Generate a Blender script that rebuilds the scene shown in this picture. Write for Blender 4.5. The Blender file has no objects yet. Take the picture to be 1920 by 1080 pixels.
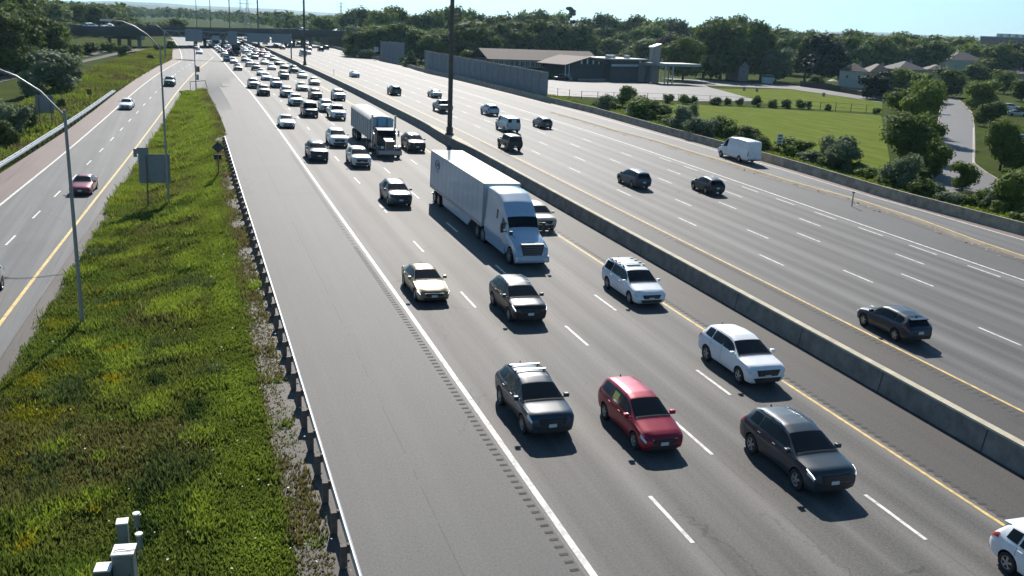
import bpy, bmesh, math, random
import numpy as np
from mathutils import Matrix, Vector
random.seed(7)
rnd = np.random.RandomState(11)
scene = bpy.context.scene
COL = scene.collection
R_ = math.radians

# ------------------------------------------------------------------ frame
# The motorway is laid out in its own frame: s metres to the right of the
# camera's foot, t metres ahead along the road, z above the near pavement plane
# (which climbs 2 per cent); RW turns it into the level world.
F_, PITCH, ROLL, CAMH, YAW = 1787.2, 0.28273, 0.06364, 15.462, 0.33626
_n = np.array([-0.01618, 0.02032, 0.99967]); _n /= np.linalg.norm(_n)
_y = np.array([0, 1, 0]) - _n * _n[1]; _y /= np.linalg.norm(_y)
RW = np.array([np.cross(_y, _n), _y, _n])
UPR = _n
_fw0 = np.array([math.sin(YAW), math.cos(YAW), 0]); _r0 = np.array([math.cos(YAW), -math.sin(YAW), 0]); _z0 = np.array([0, 0, 1.])
FWD = _fw0 * math.cos(PITCH) - _z0 * math.sin(PITCH)
_u0 = _fw0 * math.sin(PITCH) + _z0 * math.cos(PITCH)
RGT = _r0 * math.cos(ROLL) + _u0 * math.sin(ROLL)
UPC = _u0 * math.cos(ROLL) - _r0 * math.sin(ROLL)

def W(s, t, z):
    return Vector(RW @ np.array([s, t, z], float))

# ------------------------------------------------------------------ camera
cam = bpy.data.cameras.new('camera'); co = bpy.data.objects.new('camera', cam); COL.objects.link(co)
M = np.eye(4); M[:3, 0] = RW @ RGT; M[:3, 1] = RW @ UPC; M[:3, 2] = -(RW @ FWD); M[:3, 3] = RW @ np.array([0, 0, CAMH])
co.matrix_world = Matrix(M.tolist())
cam.sensor_width = 36; cam.lens = 36 * F_ / 1920; cam.clip_start = .5; cam.clip_end = 30000
scene.camera = co

# ------------------------------------------------------------------ light
SUN_EL = R_(34); SUN_DELTA = R_(14)      # to the right of the road's direction
sd = RW @ np.array([math.sin(SUN_DELTA) * math.cos(SUN_EL), math.cos(SUN_DELTA) * math.cos(SUN_EL), math.sin(SUN_EL)])
world = bpy.data.worlds.new('World'); scene.world = world; world.use_nodes = True
wn = world.node_tree; bg = wn.nodes['Background']
sky = wn.nodes.new('ShaderNodeTexSky'); sky.sky_type = 'NISHITA'; sky.sun_disc = False
sky.sun_elevation = SUN_EL; sky.sun_rotation = math.atan2(sd[0], sd[1]); sky.air_density = 1.0; sky.dust_density = .2; sky.ozone_density = 4.
tint = wn.nodes.new('ShaderNodeVectorMath'); tint.operation = 'MULTIPLY'; tint.inputs[1].default_value = (.68, .92, 1.0)
wn.links.new(sky.outputs[0], tint.inputs[0]); wn.links.new(tint.outputs[0], bg.inputs[0]); bg.inputs[1].default_value = 0.052
sl = bpy.data.lights.new('sun', 'SUN'); sl.energy = 4.2; sl.angle = R_(.5); sl.color = (1, .94, .86)
so = bpy.data.objects.new('sun', sl); COL.objects.link(so)
so.rotation_euler = Vector(-sd).to_track_quat('-Z', 'Y').to_euler()
scene.view_settings.view_transform = 'Standard'; scene.view_settings.look = 'None'
scene.view_settings.exposure = 0.88; scene.view_settings.gamma = 1

# ------------------------------------------------------------------ terrain function
def herm(xs, ys):
    xs = np.array(xs, float); ys = np.array(ys, float); m = np.gradient(ys, xs)
    def f(x):
        x = min(max(x, xs[0]), xs[-1]); i = min(int(np.searchsorted(xs, x, 'right')) - 1, len(xs) - 2); i = max(i, 0)
        h = xs[i + 1] - xs[i]; u = (x - xs[i]) / h
        return ((1 + 2 * u) * (1 - u) ** 2 * ys[i] + u * (1 - u) ** 2 * h * m[i] + u * u * (3 - 2 * u) * ys[i + 1] + u * u * (u - 1) * h * m[i + 1])
    return f
_prof = herm([-60, 0, 60, 120, 150, 190, 230, 250, 275, 300, 330, 360, 400], [0, 0, 0, -.08, -.45, -.9, -1.5, -1.95, -2.35, -2.7, -3.05, -3.4, -3.95])
_curv = herm([-60, 0, 50, 80, 110, 150, 170, 190, 220, 250, 275, 300, 330, 360, 400, 450, 600, 900, 1500], [0, 0, -.05, -.2, -.3, -.25, -.35, -.6, -.9, -1, -1.12, -1.35, -1.9, -2.6, -3.8, -5.5, -12, -28, -70])
def prof(t): return _prof(t) if t < 400 else -3.95 - .0203 * (t - 400)
def cs(t): return _curv(t)
_zr = herm([-60, 0, 51, 83, 110, 143, 180, 230, 262], [-.8, -1.0, -1.4, -2.0, -2.4, -2.4, -1.9, -1.75, prof(262)])
def sramp(t): return -9.3 + .0645 * (t - 51) + 2.4        # right edge of the left ramp's bench
def smooth(u): u = min(max(u, 0), 1); return u * u * (3 - 2 * u)
def T(s, t):
    p = prof(t)
    z = p
    a = sramp(t)
    e = 3.7 if t < 112 else (3.7 + 1.2 * smooth((t - 112) / 50) + 5.5 * smooth((t - 165) / 60))
    if s < e and t < 262:
        zr = _zr(t); a = min(a, e - 1)
        z = zr if s <= a else zr + (p - zr) * (smooth((s - a) / (e - a)) if t < 140 else (s - a) / (e - a))
    if s < -16: z -= min(1.2, (-16 - s) * .1)
    if s > 180: z += .0162 * (s - 180)
    if s < -100: z -= .0162 * (-100 - s)
    if s > 67: z -= min(.4, (s - 67) * .1)
    return z

def ray(px, py): return FWD + RGT * (px - 960) / F_ - UPC * (py - 540) / F_
def G(px, py, h=0.0):
    """where the sight line of a point of the ground plan meets the terrain (+h): (s, t)"""
    d = ray(px, py); o = np.array([0, 0, CAMH]); k0 = 5.; k = 5.
    while k < 9000:
        P = o + d * k
        if P[2] < T(P[0], P[1]) + h: break
        k0 = k; k *= 1.03
    a, b = k0, k
    for _ in range(30):
        m = (a + b) / 2; P = o + d * m
        if P[2] < T(P[0], P[1]) + h: b = m
        else: a = m
    P = o + d * b
    return float(P[0]), float(P[1])
def PR(P):
    Q = np.array(P, float) - np.array([0, 0, CAMH]); z = Q @ FWD
    return 960 + F_ * (Q @ RGT) / z, 540 - F_ * (Q @ UPC) / z
def height_at(s, t, ytop, z=None):
    """real height of a thing standing at (s, t) whose top shows at row ytop"""
    z = T(s, t) if z is None else z; b = np.array([s, t, z], float); lo, hi = -5., 120.
    for _ in range(40):
        m = (lo + hi) / 2
        if PR(b + UPR * m)[1] > ytop: lo = m
        else: hi = m
    return lo
def dist(s, t): return float((np.array([s, t, T(s, t)]) - np.array([0, 0, CAMH])) @ FWD)
def mpx(s, t): return dist(s, t) / F_            # metres per photo pixel there
def WG(s, t, dz=0): return W(s, t, T(s, t) + dz)

# ------------------------------------------------------------------ materials
MATS = {}
def nodes_of(m): return m.node_tree.nodes, m.node_tree.links
def mat(name, col, rough=.6, metal=0., coat=0., var=0., scale=3., bump=0., emit=0., spec=.5, bscale=None):
    if name in MATS: return MATS[name]
    m = bpy.data.materials.new(name); m.use_nodes = True; N, L = nodes_of(m); b = N['Principled BSDF']
    b.inputs['Base Color'].default_value = (*col, 1); b.inputs['Roughness'].default_value = rough
    b.inputs['Metallic'].default_value = metal; b.inputs['Specular IOR Level'].default_value = spec
    if coat: b.inputs['Coat Weight'].default_value = coat; b.inputs['Coat Roughness'].default_value = .06
    if emit: b.inputs['Emission Color'].default_value = (*col, 1); b.inputs['Emission Strength'].default_value = emit
    if var or bump:
        tc = N.new('ShaderNodeTexCoord'); no = N.new('ShaderNodeTexNoise'); no.inputs['Scale'].default_value = scale; no.inputs['Detail'].default_value = 5
        no.inputs['Roughness'].default_value = .65
        L.new(tc.outputs['Object'], no.inputs['Vector'])
        if var:
            mr = N.new('ShaderNodeMapRange'); mr.inputs[1].default_value = .3; mr.inputs[2].default_value = .7
            mr.inputs[3].default_value = 1 - var; mr.inputs[4].default_value = 1 + var
            L.new(no.outputs['Fac'], mr.inputs[0])
            mx = N.new('ShaderNodeVectorMath'); mx.operation = 'SCALE'; mx.inputs[0].default_value = col
            L.new(mr.outputs[0], mx.inputs['Scale']); L.new(mx.outputs[0], b.inputs['Base Color'])
        if bump:
            n2 = N.new('ShaderNodeTexNoise'); n2.inputs['Scale'].default_value = bscale or scale * 5; n2.inputs['Detail'].default_value = 3
            L.new(tc.outputs['Object'], n2.inputs['Vector'])
            bp = N.new('ShaderNodeBump'); bp.inputs['Strength'].default_value = bump; bp.inputs['Distance'].default_value = .05
            L.new(n2.outputs['Fac'], bp.inputs['Height']); L.new(bp.outputs[0], b.inputs['Normal'])
    MATS[name] = m; return m

def math_node(N, L, op, a, b=None, clamp=False):
    n = N.new('ShaderNodeMath'); n.operation = op; n.use_clamp = clamp
    for i, v in enumerate((a, b)):
        if v is None: continue
        if hasattr(v, 'links') or hasattr(v, 'is_linked'): L.new(v, n.inputs[i])
        else: n.inputs[i].default_value = v
    return n.outputs[0]

def ramp_node(N, L, fac, stops):
    r = N.new('ShaderNodeValToRGB'); e = r.color_ramp.elements
    e[0].position, e[0].color = stops[0][0], (*stops[0][1], 1); e[1].position, e[1].color = stops[-1][0], (*stops[-1][1], 1)
    for p, c in stops[1:-1]:
        q = e.new(p); q.color = (*c, 1)
    L.new(fac, r.inputs[0]); return r.outputs[0]

def asphalt(name, base, tracks=None, period=1.87, amp=.1, patch=.08, warm=(1, 1, 1), spec=.5, rough=.72):
    """UV = metres (across, along). Worn bands run along the lanes."""
    m = bpy.data.materials.new(name); m.use_nodes = True; N, L = nodes_of(m); b = N['Principled BSDF']
    uv = N.new('ShaderNodeUVMap'); sx = N.new('ShaderNodeSeparateXYZ'); L.new(uv.outputs[0], sx.inputs[0])
    S, Tt = sx.outputs[0], sx.outputs[1]
    def noise(su, tu, scale, detail=4, rough_=.6):
        cb = N.new('ShaderNodeCombineXYZ'); L.new(math_node(N, L, 'MULTIPLY', S, su), cb.inputs[0]); L.new(math_node(N, L, 'MULTIPLY', Tt, tu), cb.inputs[1])
        n = N.new('ShaderNodeTexNoise'); n.inputs['Scale'].default_value = scale; n.inputs['Detail'].default_value = detail; n.inputs['Roughness'].default_value = rough_
        L.new(cb.outputs[0], n.inputs['Vector']); return n.outputs['Fac']
    streak = noise(1.0, .012, 1.6, 3)
    patchn = noise(.25, .12, 1.0, 5)
    fine = noise(1, 1, 9, 6, .8)
    grain = noise(1, .8, 13, 4, .9)
    v = math_node(N, L, 'MULTIPLY', math_node(N, L, 'SUBTRACT', streak, .5), 1.0 if tracks is not None else .35)
    v = math_node(N, L, 'ADD', v, math_node(N, L, 'MULTIPLY', math_node(N, L, 'SUBTRACT', patchn, .5), patch * 6))
    v = math_node(N, L, 'ADD', v, math_node(N, L, 'MULTIPLY', math_node(N, L, 'SUBTRACT', fine, .5), .8))
    v = math_node(N, L, 'ADD', v, math_node(N, L, 'MULTIPLY', math_node(N, L, 'SUBTRACT', grain, .5), 2.1))
    if tracks is not None:
        w = math_node(N, L, 'SUBTRACT', S, tracks); wob = math_node(N, L, 'MULTIPLY', math_node(N, L, 'SUBTRACT', noise(.2, .02, 1, 2), .5), .9)
        w = math_node(N, L, 'ADD', w, wob)
        c = math_node(N, L, 'COSINE', math_node(N, L, 'MULTIPLY', w, 2 * math.pi / period))
        c2 = math_node(N, L, 'COSINE', math_node(N, L, 'MULTIPLY', w, math.pi / period))
        c = math_node(N, L, 'ADD', math_node(N, L, 'MULTIPLY', c, amp), math_node(N, L, 'MULTIPLY', c2, -amp * .9))
        v = math_node(N, L, 'ADD', v, c)
    # paving joints and sealed cracks
    ph = math_node(N, L, 'FRACT', math_node(N, L, 'ADD', math_node(N, L, 'MULTIPLY', math_node(N, L, 'ADD', S, math_node(N, L, 'MULTIPLY', noise(.3, .08, 1, 3), .12)), 1 / 3.75), .62))
    jl = math_node(N, L, 'LESS_THAN', math_node(N, L, 'ABSOLUTE', math_node(N, L, 'SUBTRACT', ph, .5)), .008)
    jl = math_node(N, L, 'MULTIPLY', jl, math_node(N, L, 'GREATER_THAN', noise(.1, .25, 1, 3), .46))
    cw = N.new('ShaderNodeCombineXYZ'); L.new(math_node(N, L, 'ADD', math_node(N, L, 'MULTIPLY', S, .16), math_node(N, L, 'MULTIPLY', noise(1, 1, .9, 3), .35)), cw.inputs[0]); L.new(math_node(N, L, 'MULTIPLY', Tt, .09), cw.inputs[1])
    vo = N.new('ShaderNodeTexVoronoi'); vo.feature = 'DISTANCE_TO_EDGE'; vo.inputs['Scale'].default_value = 1.; L.new(cw.outputs[0], vo.inputs['Vector'])
    ck = math_node(N, L, 'MULTIPLY', math_node(N, L, 'LESS_THAN', vo.outputs['Distance'], .0055), math_node(N, L, 'GREATER_THAN', noise(.12, .07, 1, 2), .58))
    st = math_node(N, L, 'MULTIPLY', math_node(N, L, 'SUBTRACT', noise(.5, .22, 1, 3), .66, True), 1.6)
    v = math_node(N, L, 'SUBTRACT', v, math_node(N, L, 'ADD', math_node(N, L, 'MULTIPLY', math_node(N, L, 'MAXIMUM', jl, ck), .28), st))
    f = math_node(N, L, 'ADD', v, 1.0)
    sc = N.new('ShaderNodeVectorMath'); sc.operation = 'SCALE'; sc.inputs[0].default_value = tuple(base * w_ for w_ in warm); L.new(f, sc.inputs['Scale'])
    L.new(sc.outputs[0], b.inputs['Base Color'])
    b.inputs['Roughness'].default_value = rough; b.inputs['Specular IOR Level'].default_value = spec * .55
    bp = N.new('ShaderNodeBump'); bp.inputs['Strength'].default_value = .35; bp.inputs['Distance'].default_value = .02
    L.new(grain, bp.inputs['Height']); L.new(bp.outputs[0], b.inputs['Normal'])
    return m

M_road = asphalt('asphalt_main', .098, tracks=12.3, amp=.2, warm=(1.05, 1, .94))
M_opp = asphalt('asphalt_opposite', .098, tracks=36.0, period=1.86, amp=.2, warm=(1.02, 1, .97))
M_shoulder = asphalt('asphalt_shoulder', .09, warm=(1.0, 1, .98), patch=.06)
M_median = asphalt('asphalt_median', .066, warm=(1.07, 1, .93), patch=.04)
M_ramp = asphalt('asphalt_ramp', .115, tracks=0., period=1.7, amp=.05, warm=(.99, 1, 1))
M_red = asphalt('reddish_shoulder', .13, warm=(1.28, .96, .86), patch=.05)
M_street = asphalt('asphalt_street', .12, warm=(1.03, 1, 1.02), patch=.04)
M_gravel = asphalt('gravel', .075, warm=(1.18, 1, .86), patch=.2)
def marking(name, col):
    m = mat(name, col, .75, var=.42, scale=3.5, bump=0); return m
M_white = marking('white_paint_marking', (.62, .61, .57)); M_yellow = marking('yellow_paint_marking', (.62, .44, .15))
M_conc = mat('barrier_concrete', (.30, .268, .205), .85, var=.42, scale=1.1, bump=.4)
M_concd = mat('grey_concrete', (.27, .27, .26), .85, var=.2, scale=.6, bump=.3)
M_galv = mat('galvanised_steel', (.42, .44, .45), .45, .7, var=.12, scale=3)
M_rail_top = mat('guardrail_steel', (.55, .55, .55), .5, .35, var=.1, scale=2)
M_wood = mat('weathered_timber', (.16, .12, .10), .85, var=.3, scale=6)
M_tyre = mat('tyre_rubber', (.018, .018, .02), .75)
M_rim = mat('alloy_rim', (.42, .43, .45), .35, .8)
M_blackp = mat('black_plastic', (.022, .023, .026), .5)
M_glass = mat('tinted_glass', (.008, .012, .015), .16, 0, spec=.2)
M_chrome = mat('chrome', (.65, .66, .68), .18, 1)
M_head = mat('headlight_lens', (.62, .66, .70), .12, .3, coat=1)
M_tail = mat('tail_light_lens', (.30, .015, .02), .25, coat=.6)
M_plate = mat('plate_white', (.62, .64, .66), .5)
M_pole = mat('mast_brown_steel', (.10, .085, .075), .6, .3, var=.15, scale=2)
M_lampp = mat('lamp_pole_grey', (.30, .31, .31), .5, .5, var=.1)
M_signback = mat('sign_back_aluminium', (.20, .22, .25), .5, .5, var=.12, scale=1)

def foliage(name, col, col2, trans=.38):
    m = bpy.data.materials.new(name); m.use_nodes = True; N, L = nodes_of(m); b = N['Principled BSDF']
    oi = N.new('ShaderNodeObjectInfo'); tc = N.new('ShaderNodeTexCoord'); no = N.new('ShaderNodeTexNoise'); no.inputs['Scale'].default_value = .9; no.inputs['Detail'].default_value = 4
    L.new(tc.outputs['Object'], no.inputs['Vector'])
    geo = N.new('ShaderNodeNewGeometry')
    f = math_node(N, L, 'ADD', math_node(N, L, 'MULTIPLY', no.outputs['Fac'], .6), math_node(N, L, 'MULTIPLY', geo.outputs['Random Per Island'], .55))
    f = math_node(N, L, 'SUBTRACT', math_node(N, L, 'ADD', f, math_node(N, L, 'MULTIPLY', oi.outputs['Random'], .35)), .3, True)
    c = ramp_node(N, L, f, [(0, col), (1, col2)])
    L.new(c, b.inputs['Base Color']); b.inputs['Roughness'].default_value = .75; b.inputs['Specular IOR Level'].default_value = .2
    tr = N.new('ShaderNodeBsdfTranslucent'); L.new(c, tr.inputs['Color']); mx = N.new('ShaderNodeMixShader'); mx.inputs[0].default_value = trans
    L.new(b.outputs[0], mx.inputs[1]); L.new(tr.outputs[0], mx.inputs[2]); L.new(mx.outputs[0], N['Material Output'].inputs['Surface'])
    MATS[name] = m; return m
FOL = {'dark': foliage('leaves_dark_green', (.030, .052, .012), (.16, .22, .045)),
       'mid': foliage('leaves_mid_green', (.050, .088, .016), (.24, .31, .058)),
       'bright': foliage('leaves_yellow_green', (.07, .11, .018), (.19, .24, .045), .35),
       'silver': foliage('leaves_silver_green', (.065, .10, .045), (.25, .31, .17)),
       'conifer': foliage('needles_dark', (.010, .022, .014), (.03, .05, .028), .1),
       'rust': foliage('leaves_purple_brown', (.045, .04, .03), (.10, .085, .055))}
M_bark = mat('bark', (.11, .085, .065), .9, var=.3, scale=4, bump=.4)

# ------------------------------------------------------------------ object helpers
def tag(o, label=None, cat=None, group=None, kind=None):
    if label: o['label'] = label
    if cat: o['category'] = cat
    if group: o['group'] = group
    if kind: o['kind'] = kind
    return o
def empty(name, loc=(0, 0, 0), label=None, cat=None, group=None, rotz=0):
    o = bpy.data.objects.new(name, None); COL.objects.link(o); o.location = loc; o.rotation_euler.z = rotz; o.empty_display_size = .3
    return tag(o, label, cat, group)
class MB:
    def __init__(s): s.v = []; s.f = []; s.mi = []; s.uv = None
    def add(s, vs, fs, mi=0):
        n = len(s.v); s.v += [tuple(map(float, v)) for v in vs]; s.f += [tuple(i + n for i in f) for f in fs]; s.mi += [mi] * len(fs); return s
    def box(s, x0, x1, y0, y1, z0, z1, mi=0):
        return s.add([(x0, y0, z0), (x1, y0, z0), (x1, y1, z0), (x0, y1, z0), (x0, y0, z1), (x1, y0, z1), (x1, y1, z1), (x0, y1, z1)],
                     [(0, 3, 2, 1), (4, 5, 6, 7), (0, 1, 5, 4), (1, 2, 6, 5), (2, 3, 7, 6), (3, 0, 4, 7)], mi)
    def tube(s, pts, rad, n=8, mi=0, caps=True):
        pts = [Vector(p) for p in pts]; rs = rad if hasattr(rad, '__len__') else [rad] * len(pts); base = len(s.v); prev = None
        for i, p in enumerate(pts):
            d = (pts[min(i + 1, len(pts) - 1)] - pts[max(i - 1, 0)]).normalized()
            a = d.orthogonal().normalized() if prev is None else (prev - d * prev.dot(d)).normalized(); prev = a; b = d.cross(a)
            for k in range(n):
                an = 2 * math.pi * k / n; q = p + (a * math.cos(an) + b * math.sin(an)) * rs[i]; s.v.append(tuple(q))
        for i in range(len(pts) - 1):
            for k in range(n):
                s.f.append((base + i * n + k, base + i * n + (k + 1) % n, base + (i + 1) * n + (k + 1) % n, base + (i + 1) * n + k)); s.mi.append(mi)
        if caps:
            s.f.append(tuple(base + k for k in range(n))[::-1]); s.mi.append(mi)
            s.f.append(tuple(base + (len(pts) - 1) * n + k for k in range(n))); s.mi.append(mi)
        return s
    def cyl(s, c, axis, r, h, n=16, mi=0):
        c = Vector(c); a = Vector(axis).normalized(); return s.tube([c - a * h / 2, c + a * h / 2], r, n, mi)
    def prism(s, poly, a, b, axis='y', mi=0):
        """polygon in the other two axes, extruded from a to b"""
        n = len(poly)
        def P(p, w): return {'y': (p[0], w, p[1]), 'x': (w, p[0], p[1]), 'z': (p[0], p[1], w)}[axis]
        vs = [P(p, a) for p in poly] + [P(p, b) for p in poly]
        return s.add(vs, [tuple(range(n))[::-1], tuple(range(n, 2 * n))] + [(i, (i + 1) % n, n + (i + 1) % n, n + i) for i in range(n)], mi)
    def build(s, name, mats, parent=None, smooth=None, uv=None, fixn=True):
        me = bpy.data.meshes.new(name); me.from_pydata(s.v, [], s.f)
        for m in (mats if isinstance(mats, (list, tuple)) else [mats]): me.materials.append(m)
        if max(s.mi, default=0) > 0: me.polygons.foreach_set('material_index', s.mi)
        if uv is not None:
            l = me.uv_layers.new(name='UVMap'); idx = np.empty(len(me.loops), int); me.loops.foreach_get('vertex_index', idx)
            l.data.foreach_set('uv', np.array(uv, float)[idx].ravel())
        if fixn:
            bm = bmesh.new(); bm.from_mesh(me); bmesh.ops.recalc_face_normals(bm, faces=bm.faces); bm.to_mesh(me); bm.free()
        if smooth is not None:
            me.polygons.foreach_set('use_smooth', [True] * len(me.polygons)); me.set_sharp_from_angle(angle=R_(smooth))
        me.update()
        o = bpy.data.objects.new(name, me); COL.objects.link(o)
        if parent: o.parent = parent
        return o

def copy_tree(o, parent=None, skip=()):
    c = o.copy(); COL.objects.link(c); c.parent = parent
    for ch in list(o.children):
        if ch.name.split('.')[0] in skip: continue
        copy_tree(ch, c, skip)
    return c

def strip(name, rows, m, dz=.05, kind='structure', parent=None):
    """rows: list of (t, [s0..sn]) cross-sections; a sheet lying dz above the terrain"""
    b = MB(); uv = []; n = len(rows[0][1])
    for t, ss in rows:
        for s_ in ss: b.v.append(tuple(W(s_, t, T(s_, t) + dz))); uv.append((s_ - cs(t), t))
    for i in range(len(rows) - 1):
        for k in range(n - 1): b.f.append((i * n + k, i * n + k + 1, (i + 1) * n + k + 1, (i + 1) * n + k)); b.mi.append(0)
    o = b.build(name, m, parent, uv=uv, fixn=False)
    if kind: o['kind'] = kind
    return o
def trange(a, b, step):
    n = max(1, int(math.ceil((b - a) / step))); return [a + (b - a) * i / n for i in range(n + 1)]
def band(name, s0, s1, ta, tb, m, dz=.05, step=6., cols=None, kind='structure'):
    """a strip that follows the road; s0,s1 numbers or functions of t"""
    f0 = s0 if callable(s0) else (lambda t: s0 + cs(t)); f1 = s1 if callable(s1) else (lambda t: s1 + cs(t))
    n = cols or 1
    return strip(name, [(t, [f0(t) + (f1(t) - f0(t)) * k / n for k in range(n + 1)]) for t in trange(ta, tb, step)], m, dz, kind)
def line_fn(pix, extra=()):
    st = sorted([G(*p)[::-1] for p in pix] + list(extra)); ts = [a for a, b in st]; ss = [b for a, b in st]
    def f(t):
        if t < ts[0]: return ss[0] + (ss[1] - ss[0]) / (ts[1] - ts[0]) * (t - ts[0])
        if t > ts[-1]: return ss[-1] + (ss[-1] - ss[-2]) / (ts[-1] - ts[-2]) * (t - ts[-1])
        return float(np.interp(t, ts, ss))
    f.ts = ts; return f
def lin_fit(pix, deg=1):
    st = np.array([G(*p) for p in pix]); c = np.polyfit(st[:, 1], st[:, 0], deg); return lambda t: float(np.polyval(c, t))
def sheet(name, poly, m, dz, step=2.0, kind='structure'):
    """fills a simple outline given as (s, t) points, row by row"""
    ts = sorted(set([p[1] for p in poly])); t0, t1 = ts[0], ts[-1]; rows = []
    allt = sorted(set(trange(t0 + 1e-3, t1 - 1e-3, step) + [min(max(t, t0 + 1e-3), t1 - 1e-3) for t in ts]))
    for t in allt:
        xs = []
        for i in range(len(poly)):
            (a, b), (c, d) = poly[i], poly[(i + 1) % len(poly)]
            if (b - t) * (d - t) <= 0 and b != d: xs.append(a + (c - a) * (t - b) / (d - b))
        if len(xs) >= 2: a, b = min(xs), max(xs); rows.append((t, [a + (b - a) * k / 4 for k in range(5)]))
    return strip(name, rows, m, dz, kind)

def basis(s, t, heading=None, face=1, slope_s=0.0):
    """world matrix at (s,t): local +x looks along the road (face=+1 away, -1 towards the camera)"""
    e = 2.0; ds = (cs(t + e) - cs(t - e)) / (2 * e) + slope_s
    a = np.array([s - ds * e, t - e, T(s - ds * e, t - e)]); b = np.array([s + ds * e, t + e, T(s + ds * e, t + e)])
    f = (b - a); f /= np.linalg.norm(f); f = f * face
    up = np.array([0, 0, 1.]); l = np.cross(up, f); l /= np.linalg.norm(l); u = np.cross(f, l)
    Mx = np.eye(4); Mx[:3, 0] = RW @ f; Mx[:3, 1] = RW @ l; Mx[:3, 2] = RW @ u
    return Mx
def place(o, s, t, dz=0., face=1, slope_s=0.):
    Mx = basis(s, t, None, face, slope_s); Mx[:3, 3] = RW @ np.array([s, t, T(s, t) + dz]); o.matrix_world = Matrix(Mx.tolist()); return o

# ================================================================== SETTING
# ---- one ground sheet out to the horizon
def ground_material():
    m = bpy.data.materials.new('grassland'); m.use_nodes = True; N, L = nodes_of(m); b = N['Principled BSDF']
    uv = N.new('ShaderNodeUVMap')
    def nz(sc, det=5): n = N.new('ShaderNodeTexNoise'); n.inputs['Scale'].default_value = sc; n.inputs['Detail'].default_value = det; n.inputs['Roughness'].default_value = .65; L.new(uv.outputs[0], n.inputs['Vector']); return n.outputs['Fac']
    f = math_node(N, L, 'ADD', math_node(N, L, 'MULTIPLY', nz(.11), .6), math_node(N, L, 'MULTIPLY', nz(1.7), .4))
    c = ramp_node(N, L, f, [(.3, (.045, .04, .018)), (.45, (.045, .06, .014)), (.58, (.06, .085, .015)), (.75, (.10, .12, .02))])
    L.new(c, b.inputs['Base Color']); b.inputs['Roughness'].default_value = 1; b.inputs['Specular IOR Level'].default_value = .02
    bp = N.new('ShaderNodeBump'); bp.inputs['Strength'].default_value = .8; bp.inputs['Distance'].default_value = .15; L.new(nz(4.), bp.inputs['Height']); L.new(bp.outputs[0], b.inputs['Normal'])
    return m
M_ground = ground_material()
def axis(a, b, c, d, fine):
    out = list(np.arange(b, c + .01, fine)); x = b; st = fine
    while x > a: st *= 1.35; x -= st; out.insert(0, x)
    x = c; st = fine
    while x < d: st *= 1.35; x += st; out.append(x)
    return out
gs = axis(-6000, -42, 12, 9000, 1.0); gt = axis(-300, -10, 420, 16000, 5.0); gs = sorted(set(gs + list(np.arange(60., 300., 4)) + [67., 71., 180.] + list(np.arange(-120., -42., 6))))
b = MB(); uv = []
for t in gt:
    for s in gs:
        inside = 4.7 < s - cs(t) < 66
        z = T(s, t) - (.25 if inside else 0)
        if -17 < s < 6 and -30 < t < 430:
            if s < sramp(t) - 1.2 or t > 195: z -= .25
        if (t > 2500 or abs(s) > 2500): z = min(z, 200)
        b.v.append(tuple(W(s, t, z))); uv.append((s, t))
n = len(gs)
for i in range(len(gt) - 1):
    for k in range(n - 1): b.f.append((i * n + k, i * n + k + 1, (i + 1) * n + k + 1, (i + 1) * n + k)); b.mi.append(0)
g_ = b.build('ground', M_ground, uv=uv, fixn=False, smooth=60); g_['kind'] = 'structure'

# ---- left ramp lines (traced on the ground)
yel_pix = [(0, 612), (102, 470), (142, 420), (262, 275), (307, 203), (365, 137)]
wht_pix = [(0, 387), (130, 278), (220, 203), (303, 135)]
yel = lin_fit(yel_pix, 2); wht = lin_fit(wht_pix, 2)
guardL = lin_fit([(0, 328), (55, 284), (125, 238), (215, 180)], 1)
T_END = 700.
merge = 262.
def yl(t): return yel(t) if t < 245 else yel(245) + (10.64 + cs(t) - 1 - yel(245)) * min(1, (t - 245) / 60)
def wl(t): return wht(t) if t < 230 else wht(230) + (wht(230) - wht(200)) / 30 * min(t - 230, 40) + (cs(t) - cs(230))
ramp_l = lambda t: min(wl(t) - 2.7, guardL(t) + .3) if t < 150 else wl(t) - 2.6
ramp_r = lambda t: yl(t) + 1.1
def lb(t):      # left edge of the main carriageway's pavement
    f = _lb(t); return f
_lbpix = line_fn([(403, 198), (388, 170)], [(100., 4.15), (20., 4.15), (112., 4.2)])
def _lb(t): return 4.15 + cs(t) if t < 112 else min(_lbpix(t), 8)
gore_t = G(388, 168)[1]
band('ramp_road', lambda t: wl(t) - .12, lambda t: ramp_r(t) - .95 * smooth((t - gore_t + 6) / 6), 2, 300, M_ramp, .05, 3, 4)
band('ramp_shoulder', ramp_l, lambda t: wl(t) - .12, 2, 420, M_red, .052, 5, 2)
band('ramp_road', lambda t: wl(t) - .12, lambda t: 10.4 + cs(t), 300, T_END, M_ramp, .05, 6, 6)
band('road_marking', lambda t: yl(t) - .1, lambda t: yl(t) + .1, 2, 296, M_yellow, .062, 4)
band('road_marking', lambda t: wl(t) - .1, lambda t: wl(t) + .1, 2, 420, M_white, .062, 4)
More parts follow.
